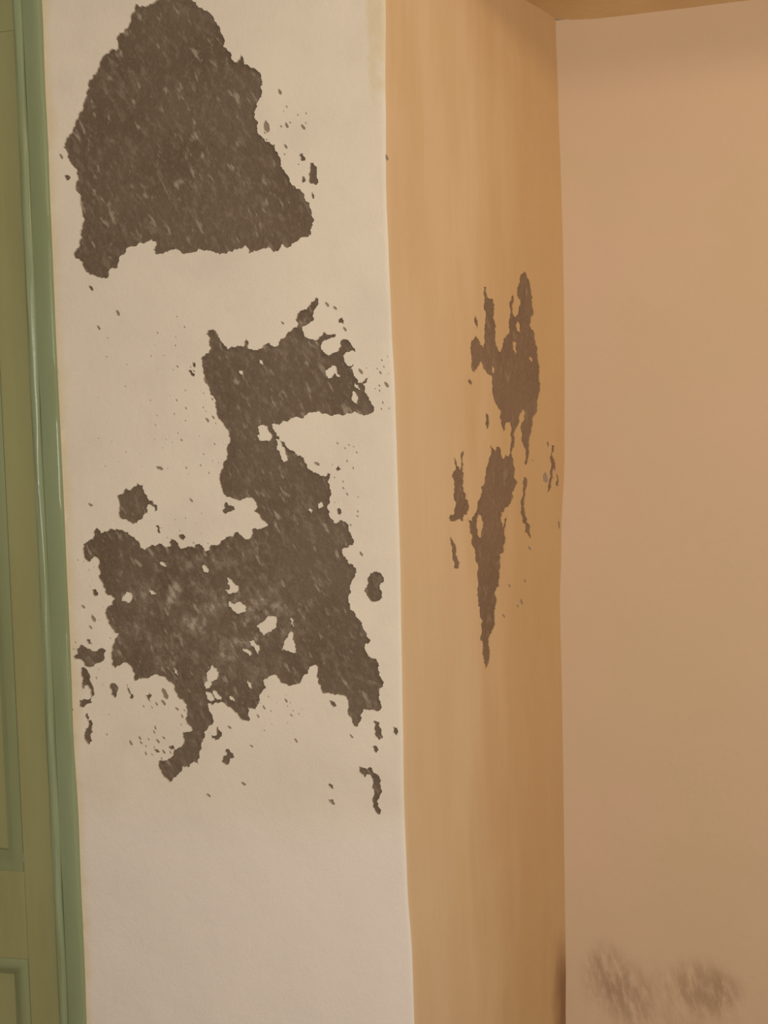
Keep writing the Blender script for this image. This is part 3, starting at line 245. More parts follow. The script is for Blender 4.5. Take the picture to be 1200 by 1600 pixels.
PF = [[-177.3,1973.8,-180.6,1976,-182.2,1981.5,-181,1984.8,-178,1981.9,-175.8,1977.1],[-167.4,1920.3,-170.7,1922.3,-172.5,1927.5,-171.6,1930.7,-168.5,1928.2,-166.2,1923.6],[-139,1914.8,-142.7,1916.3,-145.7,1921.4,-145.4,1925,-141.7,1922.9,-138.4,1918.5],[-201.8,1915.6,-207.3,1920.7,-208.3,1931.5,-204.7,1937.2,-200,1930.9,-197.8,1921.2],[-169.9,1887.6,-172.9,1889,-175,1893.4,-174.5,1896.3,-171.6,1894.4,-169.2,1890.6],[-566.4,1907.1,-570.2,1908.8,-572.8,1914.2,-572.1,1917.7,-568.5,1915.3,-565.5,1910.7],[-63.9,1220.7,-67,1221.7,-69.5,1226.1,-69.1,1229.2,-66.1,1227.6,-63.3,1223.9],[-199.9,974.8,-202.7,975.8,-204.7,979.9,-204.2,982.7,-201.5,981.1,-199.2,977.8],[-184.7,907,-187.7,908,-190,912.2,-189.5,915.3,-186.6,913.7,-184.1,910.2],[-191.8,951.6,-194,952,-195.9,954.7,-195.8,956.8,-193.7,955.9,-191.7,953.8],[-88.6,917.6,-91.5,918.1,-94.1,921.8,-94,924.7,-91.2,923.5,-88.4,920.6],[-418.5,965.5,-423,966.5,-426.8,972.1,-426.6,976.3,-422.2,974.5,-418,970],[-414.9,975.9,-421.7,979.1,-425.5,989.7,-423.3,996.7,-417,992,-412.3,983],[-422.5,880.5,-425.7,881.3,-428.2,885.5,-427.8,888.6,-424.7,887.1,-422,883.7],[-432.3,899,-435.6,899.7,-438.4,903.9,-438.1,907,-434.9,905.6,-431.9,902.3],[-249.9,947.8,-252.5,948.5,-254.6,951.9,-254.4,954.5,-251.8,953.3,-249.5,950.4],[-238.8,962.4,-241.6,963.3,-243.7,967.3,-243.2,970.1,-240.5,968.6,-238.2,965.3],[-300.4,927.7,-303.5,927.7,-306.8,930.9,-307.3,933.7,-304.1,933.1,-300.7,930.7],[-394.4,957.2,-397.5,957.1,-400.9,960.1,-401.5,962.9,-398.3,962.4,-394.8,960.1],[-262.3,897,-265.1,896.6,-268.4,898.9,-269.2,901.4,-266.3,901.2,-263,899.5],[-542.7,1109.6,-547.8,1111.7,-550.9,1119.1,-549.6,1124.1,-544.9,1120.9,-541.1,1114.7],[-549,1098.3,-552.3,1098.7,-555.4,1102.3,-555.5,1105.3,-552.2,1104.3,-549,1101.4],[-483.1,893.3,-486.8,894.7,-489,900.1,-488.1,903.8,-484.7,901.5,-481.9,897.1],[-561,1134,-564.6,1134.4,-568,1138.3,-568.2,1141.5,-564.6,1140.4,-561,1137.3],[-404.8,1372.8,-409.7,1371.4,-416.7,1374.5,-419.1,1378.4,-413.8,1379,-407.1,1377],[-537.6,1313.2,-541.3,1312.6,-546,1315.5,-547.3,1318.5,-543.4,1318.5,-538.8,1316.5],[-354.2,1316.2,-357.3,1316.9,-360,1320.7,-359.9,1323.6,-356.9,1322.3,-354,1319.2],[-131.6,1371.9,-135.5,1371.4,-140.6,1374.7,-142,1378.2,-137.8,1378,-132.8,1375.6],[-310.2,1454.7,-312.8,1455.6,-314.9,1459.1,-314.7,1461.6,-312.1,1460.3,-309.8,1457.3],[-320.1,1449.3,-323.6,1450.5,-326.2,1455.2,-325.9,1458.5,-322.5,1456.6,-319.5,1452.7],[-108.4,1628.8,-111.8,1630,-114.5,1634.8,-114.1,1638.1,-110.8,1636.2,-107.8,1632.2],[-184.3,1605.1,-186.7,1605.5,-189.1,1608.4,-189.3,1610.7,-186.9,1609.8,-184.4,1607.5],[-95.1,1623.8,-98.2,1624.3,-101.4,1627.9,-101.7,1630.8,-98.5,1629.8,-95.3,1626.9],[-80.1,1588,-83.3,1589,-86,1593.3,-85.7,1596.4,-82.6,1594.8,-79.7,1591.2],[-9,1538.4,-11.9,1539.6,-14.1,1543.8,-13.6,1546.7,-10.8,1544.9,-8.4,1541.3],[-510,1614.2,-513.4,1615.4,-515.9,1620,-515.5,1623.2,-512.2,1621.3,-509.3,1617.5],[-473.7,1635.9,-477.5,1637.7,-480,1643.4,-479.1,1647.1,-475.4,1644.5,-472.5,1639.7],[-342.5,807.1,-346,807,-349.8,810.3,-350.4,813.5,-346.8,812.9,-343,810.4],[-278.4,829.6,-282.1,829.3,-286.5,832.7,-287.3,836,-283.4,835.6,-279.1,833.1],[-4.8,1855,-7.9,1856.9,-9.6,1862.2,-8.6,1865.4,-5.7,1862.8,-3.5,1858.2],[-13.5,1493.9,-17.4,1495.3,-20.4,1500.8,-20,1504.6,-16.2,1502.4,-12.9,1497.9],[-24.4,1516.2,-26.6,1516.9,-28.3,1519.9,-28.1,1522,-26,1520.8,-24.1,1518.3],[-55.3,1517.6,-59.1,1518.8,-62.1,1523.8,-61.9,1527.4,-58.2,1525.5,-54.9,1521.4],[-342,1534.7,-343.8,1535.1,-345.3,1537.2,-345.3,1538.8,-343.6,1538.1,-341.9,1536.3],[-311.6,1485.9,-313.4,1486.6,-314.5,1489.1,-314.2,1490.8,-312.5,1489.8,-311.2,1487.6],[-369,1419.5,-370.9,1420.1,-372.3,1422.7,-372.1,1424.6,-370.2,1423.5,-368.6,1421.4],[-305.1,1380.6,-305.9,1381,-306.4,1382.3,-306.2,1383.2,-305.4,1382.6,-304.8,1381.4],[-336.2,1376.6,-337.8,1376.9,-339.3,1378.8,-339.3,1380.3,-337.7,1379.7,-336.2,1378.2],[-359.6,1502.9,-360.7,1503.8,-360.9,1505.8,-360.3,1506.9,-359.4,1505.8,-358.9,1504],[-374.3,1579,-375.6,1579.7,-376.2,1581.7,-375.8,1582.9,-374.7,1582,-373.8,1580.3],[-360.7,1452.8,-362,1453.1,-363.1,1454.8,-363.1,1456,-361.8,1455.4,-360.6,1454.1],[-337.6,1426,-338.5,1426.4,-339.1,1427.7,-339,1428.6,-338.1,1428,-337.4,1426.9],[-373.2,1594.6,-374,1595.3,-374.2,1596.7,-373.7,1597.5,-373.1,1596.7,-372.7,1595.4],[-371.1,1543,-372.9,1543.7,-374.3,1546.4,-373.9,1548.2,-372.2,1547.1,-370.6,1544.8],[-362.4,1372.5,-364.2,1373.1,-365.5,1375.6,-365.2,1377.3,-363.5,1376.3,-362,1374.3],[-386.5,1417.8,-387.4,1418.1,-388,1419.2,-387.9,1420,-387.1,1419.6,-386.4,1418.6],[-315.5,1384.4,-316.5,1384.6,-317.5,1385.8,-317.6,1386.7,-316.5,1386.3,-315.5,1385.4],[-324.1,1466.9,-325,1467.3,-325.7,1468.7,-325.5,1469.6,-324.6,1469,-323.8,1467.8],[-415.2,1447.2,-416.4,1448,-417,1450,-416.6,1451.2,-415.5,1450.2,-414.7,1448.5],[-412.2,1463.5,-413.3,1464,-414,1465.6,-413.8,1466.7,-412.7,1466,-411.8,1464.6],[-380.7,1464.4,-382,1465.1,-382.7,1467.2,-382.3,1468.5,-381.1,1467.5,-380.2,1465.8],[-410.7,1582.3,-411.5,1582.6,-412.1,1583.7,-412,1584.5,-411.2,1584,-410.6,1583.1],[-356,1608.7,-357.5,1609.3,-358.5,1611.5,-358.2,1612.9,-356.8,1611.9,-355.6,1610.1],[-358.9,1472.6,-360.6,1473.5,-361.6,1476.2,-361.1,1477.9,-359.5,1476.7,-358.3,1474.4],[-404.6,1602.1,-406.2,1602.6,-407.4,1604.7,-407.3,1606.2,-405.7,1605.3,-404.4,1603.6],[-327.2,1497.3,-328.2,1497.9,-328.7,1499.7,-328.3,1500.7,-327.4,1499.9,-326.7,1498.4],[-395.9,1564.1,-397,1564.5,-397.7,1566,-397.6,1567,-396.6,1566.4,-395.7,1565.2],[-310.7,1411,-312.2,1411.9,-313.1,1414.4,-312.6,1415.9,-311.2,1414.8,-310.1,1412.7],[-418.9,1563.8,-420,1564.6,-420.3,1566.6,-419.7,1567.8,-418.8,1566.7,-418.2,1564.9],[-374.9,1487.1,-376.6,1487.7,-378,1490,-377.8,1491.7,-376.1,1490.8,-374.6,1488.8],[-328.6,1473.4,-329.8,1474.1,-330.5,1476.1,-330.1,1477.3,-329,1476.4,-328.1,1474.7],[-418.4,1423.6,-419,1424.1,-419.2,1425.3,-418.8,1426,-418.2,1425.4,-417.9,1424.3],[-396.7,1373.5,-397.7,1373.9,-398.3,1375.3,-398,1376.3,-397.1,1375.6,-396.4,1374.4],[-322.7,1362.6,-324.1,1363.5,-324.6,1365.9,-323.9,1367.3,-322.7,1366.1,-322,1364],[-375.9,1431.9,-376.8,1432.7,-377.1,1434.5,-376.5,1435.5,-375.7,1434.5,-375.2,1432.9],[-307.9,1446,-308.9,1446.5,-309.5,1448.1,-309.1,1449.1,-308.2,1448.4,-307.5,1447],[-379.8,1539.2,-380.8,1539.7,-381.5,1541.1,-381.3,1542.1,-380.3,1541.5,-379.5,1540.2],[-330.7,1394.8,-332,1395.7,-332.5,1397.9,-332,1399.2,-330.8,1398.1,-330,1396.2],[-466.2,903.5,-469.1,904.5,-470.9,908.6,-470.3,911.4,-467.7,909.8,-465.4,906.4],[-382.3,955.9,-384.3,956.2,-386.1,958.4,-386.1,960.3,-384.2,959.6,-382.2,957.8],[-463.9,896.4,-466.5,896.7,-468.9,899.7,-469,902.1,-466.3,901.3,-463.8,898.9],[-411.9,880.5,-413.9,881.5,-414.9,884.6,-414.2,886.7,-412.4,885.3,-411.1,882.6],[-441.2,889.9,-442.8,890.4,-443.8,892.7,-443.5,894.3,-442,893.4,-440.7,891.5],[-456.4,891.1,-458.1,891.7,-459.3,894.1,-458.9,895.8,-457.3,894.9,-455.9,892.9],[-387.2,943.9,-389.8,944.8,-391.4,948.6,-390.9,951.2,-388.4,949.7,-386.4,946.5],[-438.3,922,-440.6,923.7,-441.3,927.9,-440,930.5,-438,928.3,-436.8,924.6],[-442.8,959.5,-444.4,960.2,-445.3,962.7,-444.8,964.3,-443.3,963.2,-442.2,961.1],[-451.4,903.1,-453,904.1,-453.5,906.8,-452.8,908.4,-451.4,907.1,-450.6,904.8],[-444.8,877.1,-446.7,877.2,-448.6,879.3,-448.7,881.1,-446.8,880.5,-444.9,878.9],[-421.4,906.4,-424,906.6,-426.6,909.3,-426.8,911.7,-424.2,911,-421.5,908.9],[-458.5,960.8,-460.1,961.7,-460.8,964.4,-460.1,966.1,-458.6,964.8,-457.7,962.5],[-457.7,876.3,-459.9,878,-460.5,882.2,-459.2,884.7,-457.2,882.5,-456.2,878.8],[-433.2,964.4,-435.9,965.4,-437.5,969.3,-436.9,971.9,-434.4,970.3,-432.4,967.1],[-428.7,869.3,-430.5,870.3,-431.2,873.3,-430.4,875.1,-428.9,873.7,-427.8,871.2],[-439.8,915.3,-442.1,916.3,-443.6,919.7,-443,922.1,-440.8,920.7,-439,917.8],[-390.9,931.2,-392.2,931.8,-392.8,933.9,-392.4,935.2,-391.2,934.3,-390.4,932.5],[-68.1,1317.1,-69.3,1317.3,-70.3,1318.8,-70.3,1319.9,-69.2,1319.4,-68.1,1318.2],[-92.5,1342.5,-93.9,1343.1,-94.8,1345.1,-94.5,1346.5,-93.2,1345.6,-92.2,1343.9],[-109.8,1370.9,-110.7,1371.5,-111,1373.1,-110.6,1374,-109.9,1373.2,-109.4,1371.8],[-108.3,1309.5,-109.2,1310,-109.7,1311.4,-109.4,1312.3,-108.6,1311.7,-108,1310.5],[-92,1331.6,-93.7,1332.1,-95.1,1334.4,-94.9,1336.1,-93.3,1335.2,-91.7,1333.3],[-82,1270.4,-83.6,1271.2,-84.5,1273.7,-84.1,1275.3,-82.6,1274.2,-81.5,1272.1],[-85.9,1321.1,-87.9,1321.7,-89.4,1324.4,-89.3,1326.3,-87.4,1325.3,-85.7,1323.1],[-99.6,1405.7,-101.1,1406.1,-102.5,1408.1,-102.5,1409.7,-100.9,1408.9,-99.4,1407.2],[-68.4,1389.7,-69.7,1390.3,-70.5,1392.4,-70.1,1393.8,-68.9,1392.8,-67.9,1391],[-87.1,1397.4,-88.6,1397.7,-89.9,1399.5,-90,1400.9,-88.5,1400.3,-87,1398.8],[-75.2,1364.1,-76.6,1364.9,-77.2,1367.2,-76.7,1368.6,-75.5,1367.5,-74.6,1365.5],[-80.6,1402.4,-81.9,1402.8,-82.9,1404.5,-82.8,1405.8,-81.5,1405.1,-80.4,1403.7],[-85.5,1375.7,-86.8,1376.8,-87.1,1379.2,-86.4,1380.6,-85.3,1379.3,-84.7,1377.1],[-107.2,1350,-108.4,1350.6,-108.9,1352.5,-108.5,1353.6,-107.5,1352.7,-106.8,1351.1],[-72.9,1399.7,-74,1400.1,-74.8,1401.6,-74.7,1402.6,-73.6,1402,-72.7,1400.8],[-69.8,1292.6,-71.1,1293.6,-71.4,1296.1,-70.7,1297.5,-69.6,1296.1,-69,1294],[-70,1285.3,-71.6,1285.6,-73,1287.6,-73.1,1289.2,-71.5,1288.5,-69.9,1286.9],[-228.2,958.8,-229.5,959.3,-230.4,961.1,-230.1,962.4,-228.9,961.7,-227.9,960.2],[-228.1,937.6,-229,937.8,-229.8,939,-229.7,939.9,-228.8,939.5,-228,938.6],[-199,967.5,-200.2,967.9,-201.1,969.7,-200.9,971,-199.7,970.3,-198.7,968.8],[-194.3,974,-195.2,974.7,-195.5,976.4,-195,977.5,-194.2,976.6,-193.7,975],[-240.7,925.2,-242,925.6,-243,927.4,-242.8,928.7,-241.6,928,-240.4,926.6],[-246.8,973.4,-248,973.7,-249.1,975.1,-249.1,976.3,-247.9,975.8,-246.8,974.6],[-231.9,983.3,-233.2,983.8,-233.9,985.8,-233.5,987,-232.4,986.2,-231.5,984.6],[-189.3,960.3,-190.5,960.7,-191.3,962.3,-191.1,963.4,-190,962.8,-189.1,961.5],[-179.7,955.2,-180.8,955.6,-181.6,957.4,-181.3,958.5,-180.2,957.8,-179.4,956.4],[-201.7,987.7,-202.3,988.1,-202.7,989.2,-202.5,989.9,-201.9,989.4,-201.4,988.5],[-217.6,974.1,-218.4,974.5,-218.7,975.7,-218.4,976.5,-217.8,976,-217.3,974.9],[-173.9,964.3,-174.6,964.8,-174.9,966,-174.6,966.8,-174,966.2,-173.5,965.1],[-199.7,940,-200.7,940.2,-201.4,941.5,-201.3,942.5,-200.4,942,-199.6,941],[-580.3,1072.6,-581.9,1073.1,-583.1,1075.3,-582.8,1076.8,-581.3,1076,-580,1074.2],[-584.1,1061.5,-585.8,1061.7,-587.4,1063.5,-587.5,1065,-585.8,1064.5,-584.1,1063.1],[-594.2,969.9,-595.2,970.2,-596,971.6,-595.8,972.6,-594.8,972.1,-593.9,970.9],[-514.9,1081,-516.4,1081.3,-517.7,1083.1,-517.6,1084.4,-516.2,1083.9,-514.8,1082.5],[-531.6,999.5,-532.6,1000,-533,1001.6,-532.6,1002.5,-531.7,1001.8,-531.2,1000.5],[-524.2,946.5,-525.1,947.3,-525.3,949.1,-524.7,950.2,-523.9,949.2,-523.5,947.6],[-539,1026.2,-540,1026.6,-540.6,1028.1,-540.3,1029.1,-539.4,1028.5,-538.7,1027.2],[-544.3,1009.2,-546,1010.4,-546.5,1013.4,-545.7,1015.2,-544.2,1013.7,-543.3,1011.1],[-591.9,953.1,-593.8,954,-594.8,956.8,-594.3,958.6,-592.5,957.4,-591.2,955],[-528.4,910,-530.3,910.4,-531.7,912.7,-531.5,914.5,-529.8,913.7,-528.1,911.8],[-19.1,1526.4,-20.4,1526.9,-21.5,1528.7,-21.3,1530,-20.1,1529.3,-18.9,1527.8],[-13.2,1459,-14,1459.8,-14.3,1461.5,-13.7,1462.5,-13,1461.5,-12.6,1460],[-10.5,1533.8,-11.9,1534.2,-13.2,1536,-13.2,1537.4,-11.8,1536.7,-10.4,1535.2],[-22.3,1536.8,-23.8,1537.5,-24.7,1539.8,-24.4,1541.2,-23,1540.2,-21.9,1538.3],[-27.8,1487.7,-29,1488.6,-29.5,1490.9,-28.9,1492.3,-27.8,1491.1,-27.1,1489.1],[-26.7,1496.5,-28.3,1496.7,-30,1498.6,-30.2,1500.2,-28.5,1499.6,-26.8,1498.1],[-48.3,1526.2,-49.1,1526.6,-49.6,1528,-49.4,1528.8,-48.6,1528.2,-48,1527.1],[-23,1468.2,-24.3,1469.3,-24.8,1471.9,-24.1,1473.3,-22.9,1472,-22.2,1469.7],[-30.7,1524,-31.7,1524.6,-32.3,1526.3,-32,1527.3,-31,1526.5,-30.3,1525.1],[-25.3,1458.6,-26.6,1459.2,-27.5,1461.3,-27.2,1462.7,-26,1461.7,-24.9,1460],[-34.7,1492.1,-35.7,1492.3,-36.5,1493.6,-36.5,1494.5,-35.5,1494.1,-34.6,1493],[-10.8,1515,-12,1515.2,-13,1516.8,-13,1517.9,-11.9,1517.4,-10.7,1516.2],[-338.9,1295.8,-339.9,1296.1,-340.8,1297.5,-340.6,1298.5,-339.6,1298,-338.7,1296.8],[-413.6,1272,-414.5,1272.6,-414.7,1274.2,-414.2,1275.1,-413.5,1274.3,-413.1,1272.9],[-385.6,1261.8,-386.2,1262.2,-386.4,1263.3,-386.1,1264,-385.6,1263.4,-385.2,1262.5],[-366.9,1288.4,-368.1,1288.5,-369.4,1289.9,-369.5,1291.1,-368.2,1290.7,-366.9,1289.6],[-354.6,1245.6,-356.2,1245.8,-357.6,1247.6,-357.6,1249,-356.1,1248.5,-354.6,1247.1],[-339.7,1262.7,-340.6,1262.8,-341.4,1263.9,-341.4,1264.8,-340.5,1264.4,-339.7,1263.5],[-402.6,1255.3,-403.7,1255.7,-404.3,1257.2,-404,1258.2,-403.1,1257.6,-402.3,1256.3],[-378.6,1267,-379.7,1267.2,-380.8,1268.5,-380.9,1269.6,-379.8,1269.2,-378.6,1268.1],[-326.6,1270.7,-327.4,1270.9,-328,1271.8,-328,1272.6,-327.3,1272.2,-326.6,1271.5],[-329.3,1244.4,-330.4,1244.7,-331.3,1246.3,-331.1,1247.4,-330,1246.8,-329.1,1245.5],[-386.1,1285.8,-387.1,1286.3,-387.7,1288,-387.4,1289.1,-386.4,1288.3,-385.7,1286.9],[-162.3,1927.5,-163.8,1927.9,-165.2,1929.8,-165.1,1931.2,-163.7,1930.5,-162.2,1928.9],[-167.2,1953.1,-168.8,1953.6,-170.1,1955.7,-170,1957.1,-168.5,1956.3,-167.1,1954.6],[-135.6,1939.4,-136.9,1940,-137.8,1941.8,-137.6,1943.1,-136.3,1942.2,-135.3,1940.6],[-137,1924,-138.1,1924.9,-138.5,1926.9,-137.9,1928,-137,1926.9,-136.4,1925.1],[-205.2,1914.9,-206.8,1915.5,-208.1,1917.6,-208,1919.1,-206.5,1918.3,-205,1916.5],[-173.3,1947.1,-174.1,1947.4,-174.7,1948.6,-174.6,1949.4,-173.8,1948.9,-173.1,1947.9],[-203.5,1903.6,-204.8,1904.5,-205.4,1906.6,-205,1907.9,-203.8,1906.8,-202.9,1904.9],[-151,1859.5,-152,1860.3,-152.4,1862,-152,1863,-151.1,1862.1,-150.5,1860.5],[-177.4,1922.5,-179.1,1923,-180.7,1925.1,-180.7,1926.7,-179,1925.9,-177.3,1924.2],[-173.5,1877.5,-174.9,1878,-175.9,1880,-175.7,1881.3,-174.4,1880.4,-173.2,1878.8],[-149.5,1938.3,-150.8,1938.9,-151.5,1940.8,-151.3,1942,-150.1,1941.1,-149.2,1939.5],[-495.9,1599.2,-497.2,1599.4,-498.3,1600.9,-498.3,1602,-497.1,1601.5,-495.9,1600.3],[-348.7,1542.1,-349.8,1542.8,-350.3,1544.6,-349.8,1545.7,-348.9,1544.8,-348.2,1543.3],[-444,1378.4,-444.8,1378.8,-445.2,1379.9,-445,1380.6,-444.3,1380.1,-443.8,1379.1],[-397.3,1423.4,-398.2,1423.5,-399.1,1424.6,-399.1,1425.4,-398.2,1425.1,-397.3,1424.3],[-359.8,1363.4,-360.5,1363.9,-360.8,1365.2,-360.4,1366,-359.7,1365.3,-359.3,1364.1],[-498.9,1567.5,-500.2,1567.8,-501.4,1569.3,-501.5,1570.5,-500.2,1570,-498.9,1568.7],[-520.9,1428.3,-522,1428.8,-522.7,1430.3,-522.4,1431.4,-521.4,1430.7,-520.6,1429.4],[-486.6,1387.9,-487.4,1388.3,-487.9,1389.7,-487.6,1390.5,-486.8,1389.9,-486.2,1388.7],[-467.3,1515.2,-468.5,1515.6,-469.6,1517.2,-469.6,1518.3,-468.3,1517.8,-467.1,1516.4],[-369.1,1627.1,-370.2,1627.8,-370.8,1629.5,-370.5,1630.6,-369.4,1629.8,-368.7,1628.3],[-471.8,1403.6,-472.7,1404.3,-472.9,1406,-472.3,1407,-471.6,1406,-471.2,1404.5],[-404.2,1408.6,-405,1409.1,-405.3,1410.5,-404.9,1411.3,-404.2,1410.6,-403.8,1409.4],[-387.9,1496.3,-388.5,1496.9,-388.7,1498.2,-388.3,1498.9,-387.7,1498.2,-387.4,1497],[-446.8,1400.3,-447.6,1400.6,-448.2,1401.6,-448.1,1402.3,-447.4,1401.9,-446.7,1401.1],[-497.4,1421.8,-498.2,1422.4,-498.5,1423.8,-498.2,1424.6,-497.4,1423.9,-497,1422.7],[-462.8,1552.6,-463.7,1552.9,-464.5,1554,-464.4,1554.9,-463.5,1554.5,-462.7,1553.5],[-422.5,1489.8,-423.7,1490.2,-424.6,1491.9,-424.5,1493,-423.3,1492.4,-422.3,1491],[-511.3,1380.2,-512.5,1380.7,-513.2,1382.5,-512.9,1383.7,-511.8,1382.9,-510.9,1381.4],[-518,1498.4,-518.8,1498.7,-519.4,1499.8,-519.3,1500.6,-518.5,1500.1,-517.8,1499.2],[-558.4,1215.3,-559.4,1215.9,-560,1217.6,-559.6,1218.7,-558.6,1217.9,-557.9,1216.5],[-527,1136.2,-528,1136.4,-528.8,1137.5,-528.7,1138.4,-527.8,1138,-527,1137.1],[-568.8,1218.6,-570.3,1218.7,-571.7,1220.3,-571.8,1221.6,-570.3,1221.1,-568.9,1219.9],[-549.6,1200.5,-550.7,1201.2,-551.1,1203,-550.7,1204.1,-549.7,1203.2,-549.1,1201.6],[-548,1123.5,-548.8,1123.6,-549.6,1124.5,-549.6,1125.3,-548.8,1125,-548,1124.3],[-570.1,1192.9,-570.8,1193.3,-571.1,1194.4,-570.8,1195.1,-570.2,1194.6,-569.8,1193.6],[-534.7,1113.3,-535.6,1113.6,-536.3,1114.9,-536.1,1115.8,-535.3,1115.3,-534.5,1114.2],[-540.4,1205.9,-541.3,1206.3,-541.7,1207.8,-541.4,1208.6,-540.6,1208,-540,1206.8],[-549.8,1172.4,-550.6,1172.9,-550.9,1174.2,-550.6,1175,-549.9,1174.4,-549.4,1173.2]]
HR = [[480.1,1688.9,493.6,1687.7,495.9,1675.2,512.4,1667.9,533.2,1668.1,539.4,1659,536.9,1629,538.3,1603.4,540.3,1586.4,560.6,1574.5,587.3,1597.2,613.5,1609.3,622.7,1633.7,628.3,1660.1,640.6,1678.3,652.2,1686.7,655.4,1681.4,646.9,1665.6,645.9,1652.5,656.3,1644.3,682.8,1652.4,695.2,1668.6,696,1679.7,677.8,1685.1,678.7,1698.3,694.4,1710.4,703,1726.4,729.8,1735,744.5,1729.5,762.8,1717.5,773.2,1700.3,779.4,1678.3,766,1650.6,764.7,1630.3,783.7,1624.6,794.3,1607,809,1589.6,812.2,1567,819.5,1544.5,826.9,1524.2,822.4,1510.1,805.4,1484.6,792.8,1463.8,772.6,1454.4,764.2,1436.2,751.8,1420.2,747.6,1395.3,740.7,1377.2,729.5,1365.9,721.6,1365.9,724.4,1386.2,712,1401.9,696.8,1413.1,697.3,1428.7,713.5,1451.3,721.6,1464.9,706.3,1471.3,682.7,1455.3,670.6,1437.4,647.3,1421.6,639,1395,635.6,1386.2,647.4,1375.1,655.8,1355.1,672.4,1330.4,645.8,1315.2,638.8,1295.3,619.9,1286.8,597,1285.1,582,1276.7,575.9,1278.8,578.6,1259,585.7,1249.9,595.2,1265.1,614.1,1274.6,606.9,1258.2,598.1,1245.1,602.3,1231.7,591.1,1216.6,587.8,1201.3,564.8,1198.9,565.1,1180.2,561.7,1156.1,561.9,1138.5,546.6,1139.3,531.5,1129.2,535.6,1104.8,532.1,1083,516.3,1060,500.8,1054.5,498.8,1024,489.8,1002.9,478.1,995.2,466.7,990.8,456.5,1003.7,454.6,1032.1,445.9,1067.4,435.1,1094,424.3,1120.5,417.1,1142.3,420.7,1163.4,413.7,1191.5,406.5,1210.9,392.6,1222.1,393,1241,379.5,1262.5,369.6,1281.7,374.1,1269.2,393.4,1266.5,411.1,1280.8,425.3,1299.6,443,1309.8,446.7,1326.8,464.3,1332.9,475,1349.9,485.6,1369.1,503.3,1386.2,499.9,1403.3,513.9,1398,531.9,1392.7,542.8,1401.3,557.2,1399.2,568.5,1386.2,583.4,1377.5,594.3,1386.2,609.4,1381.8,624.2,1388.4,627.9,1408.2,624.8,1423.6,632.7,1434.7,625.6,1445.6,603.3,1446.4,595.3,1432.1,584.1,1428.7,570.1,1442.7,559.7,1455.6,542.7,1476.9,522.2,1489.3,517,1512.9,511.3,1529.8,480.4,1535.1,460.9,1547.1,447.8,1552.9,426.3,1539.5,408.8,1531.6,396,1536.4,394.4,1555,389.9,1575.5,397.7,1588.2,425.1,1597.9,441.2,1592.4,450.4,1582.3,467.1,1578.9,472,1596,477.3,1617.3,486,1638.8,477.6,1659.3,475.8,1678.1]]
IR = [[681.7,1637,692.1,1626.5,692.9,1616.6,676.7,1619.1,666.3,1629.5],[649.1,1598,667.5,1596.6,670.2,1579.1,658.7,1574.2,648.1,1582.6],[753.6,1573.7,772.8,1568.8,767.2,1564.8,751.8,1569.1],[517.6,1547.1,529.9,1543.2,526.3,1533.5,515.4,1537.4],[432.1,1278,449.8,1271.2,453.3,1249.7,446,1236,428.2,1239.8,421.3,1257.1]]
SR = [[286.4,1383.1,299.1,1378,308.5,1365.6,324.7,1359.4,328.3,1369.7,328.8,1388.2,345.4,1391.3,341.5,1369.6,337.8,1357.2,344,1338.5,353.5,1317.6,373.4,1300.6,376.6,1288,366.1,1280.9,345.7,1279.3,338.6,1268.1,298.4,1269.2,265.4,1269.1,256,1276.5,288.9,1281.8,296.4,1304.2,287.4,1324.9,278.5,1345.4,282.1,1355.6,298.6,1363.6,292.5,1373.9],[421.8,1634,431.3,1629.4,431,1610.6,421.8,1619.5],[370.7,1514.8,384.5,1520.4,397.1,1513.5,389.7,1506.1,380.2,1511],[474.8,1462.7,488.6,1458.7,490.8,1433.2,480.2,1432,477.6,1450],[714.9,1343.4,730.9,1341,728.5,1313.9,725.5,1295.8,730.7,1275.3,736.1,1252.4,723.9,1252.8,702.6,1276,705.3,1300.7,712.3,1318.7],[706.7,1272.3,729.3,1271.7,748.3,1254.1,773.3,1248.8,770.1,1235.1,775.3,1220,758.1,1228.7,733,1236.3,736.4,1247.6],[869.6,1411.8,886.3,1407.2,882.1,1397.9,873.7,1402.5],[903.2,1405,924.4,1402.7,920.8,1393.3,908.4,1388.6,918.2,1376.9,932.1,1367.4,957.1,1338.9,963.4,1322.2,941.1,1324.8,943.4,1343.7,924.5,1358,912.5,1348.7,909.9,1332.3,899.1,1311.3,881.9,1311.5,888.4,1332.5,894.9,1353.5,902,1367.5,892.2,1381.6,903.7,1393.3],[971.1,1257.4,985.8,1247.4,990.3,1233.3,978.2,1236.1],[261.1,1246.5,277.2,1236.8,293.5,1230,299.7,1215.3,306.2,1202.6,319.6,1195.8,312.7,1187.8,299.1,1185.3,282.4,1189.2,285.8,1195.2,276,1208,273.4,1226.6,264,1237.2]]
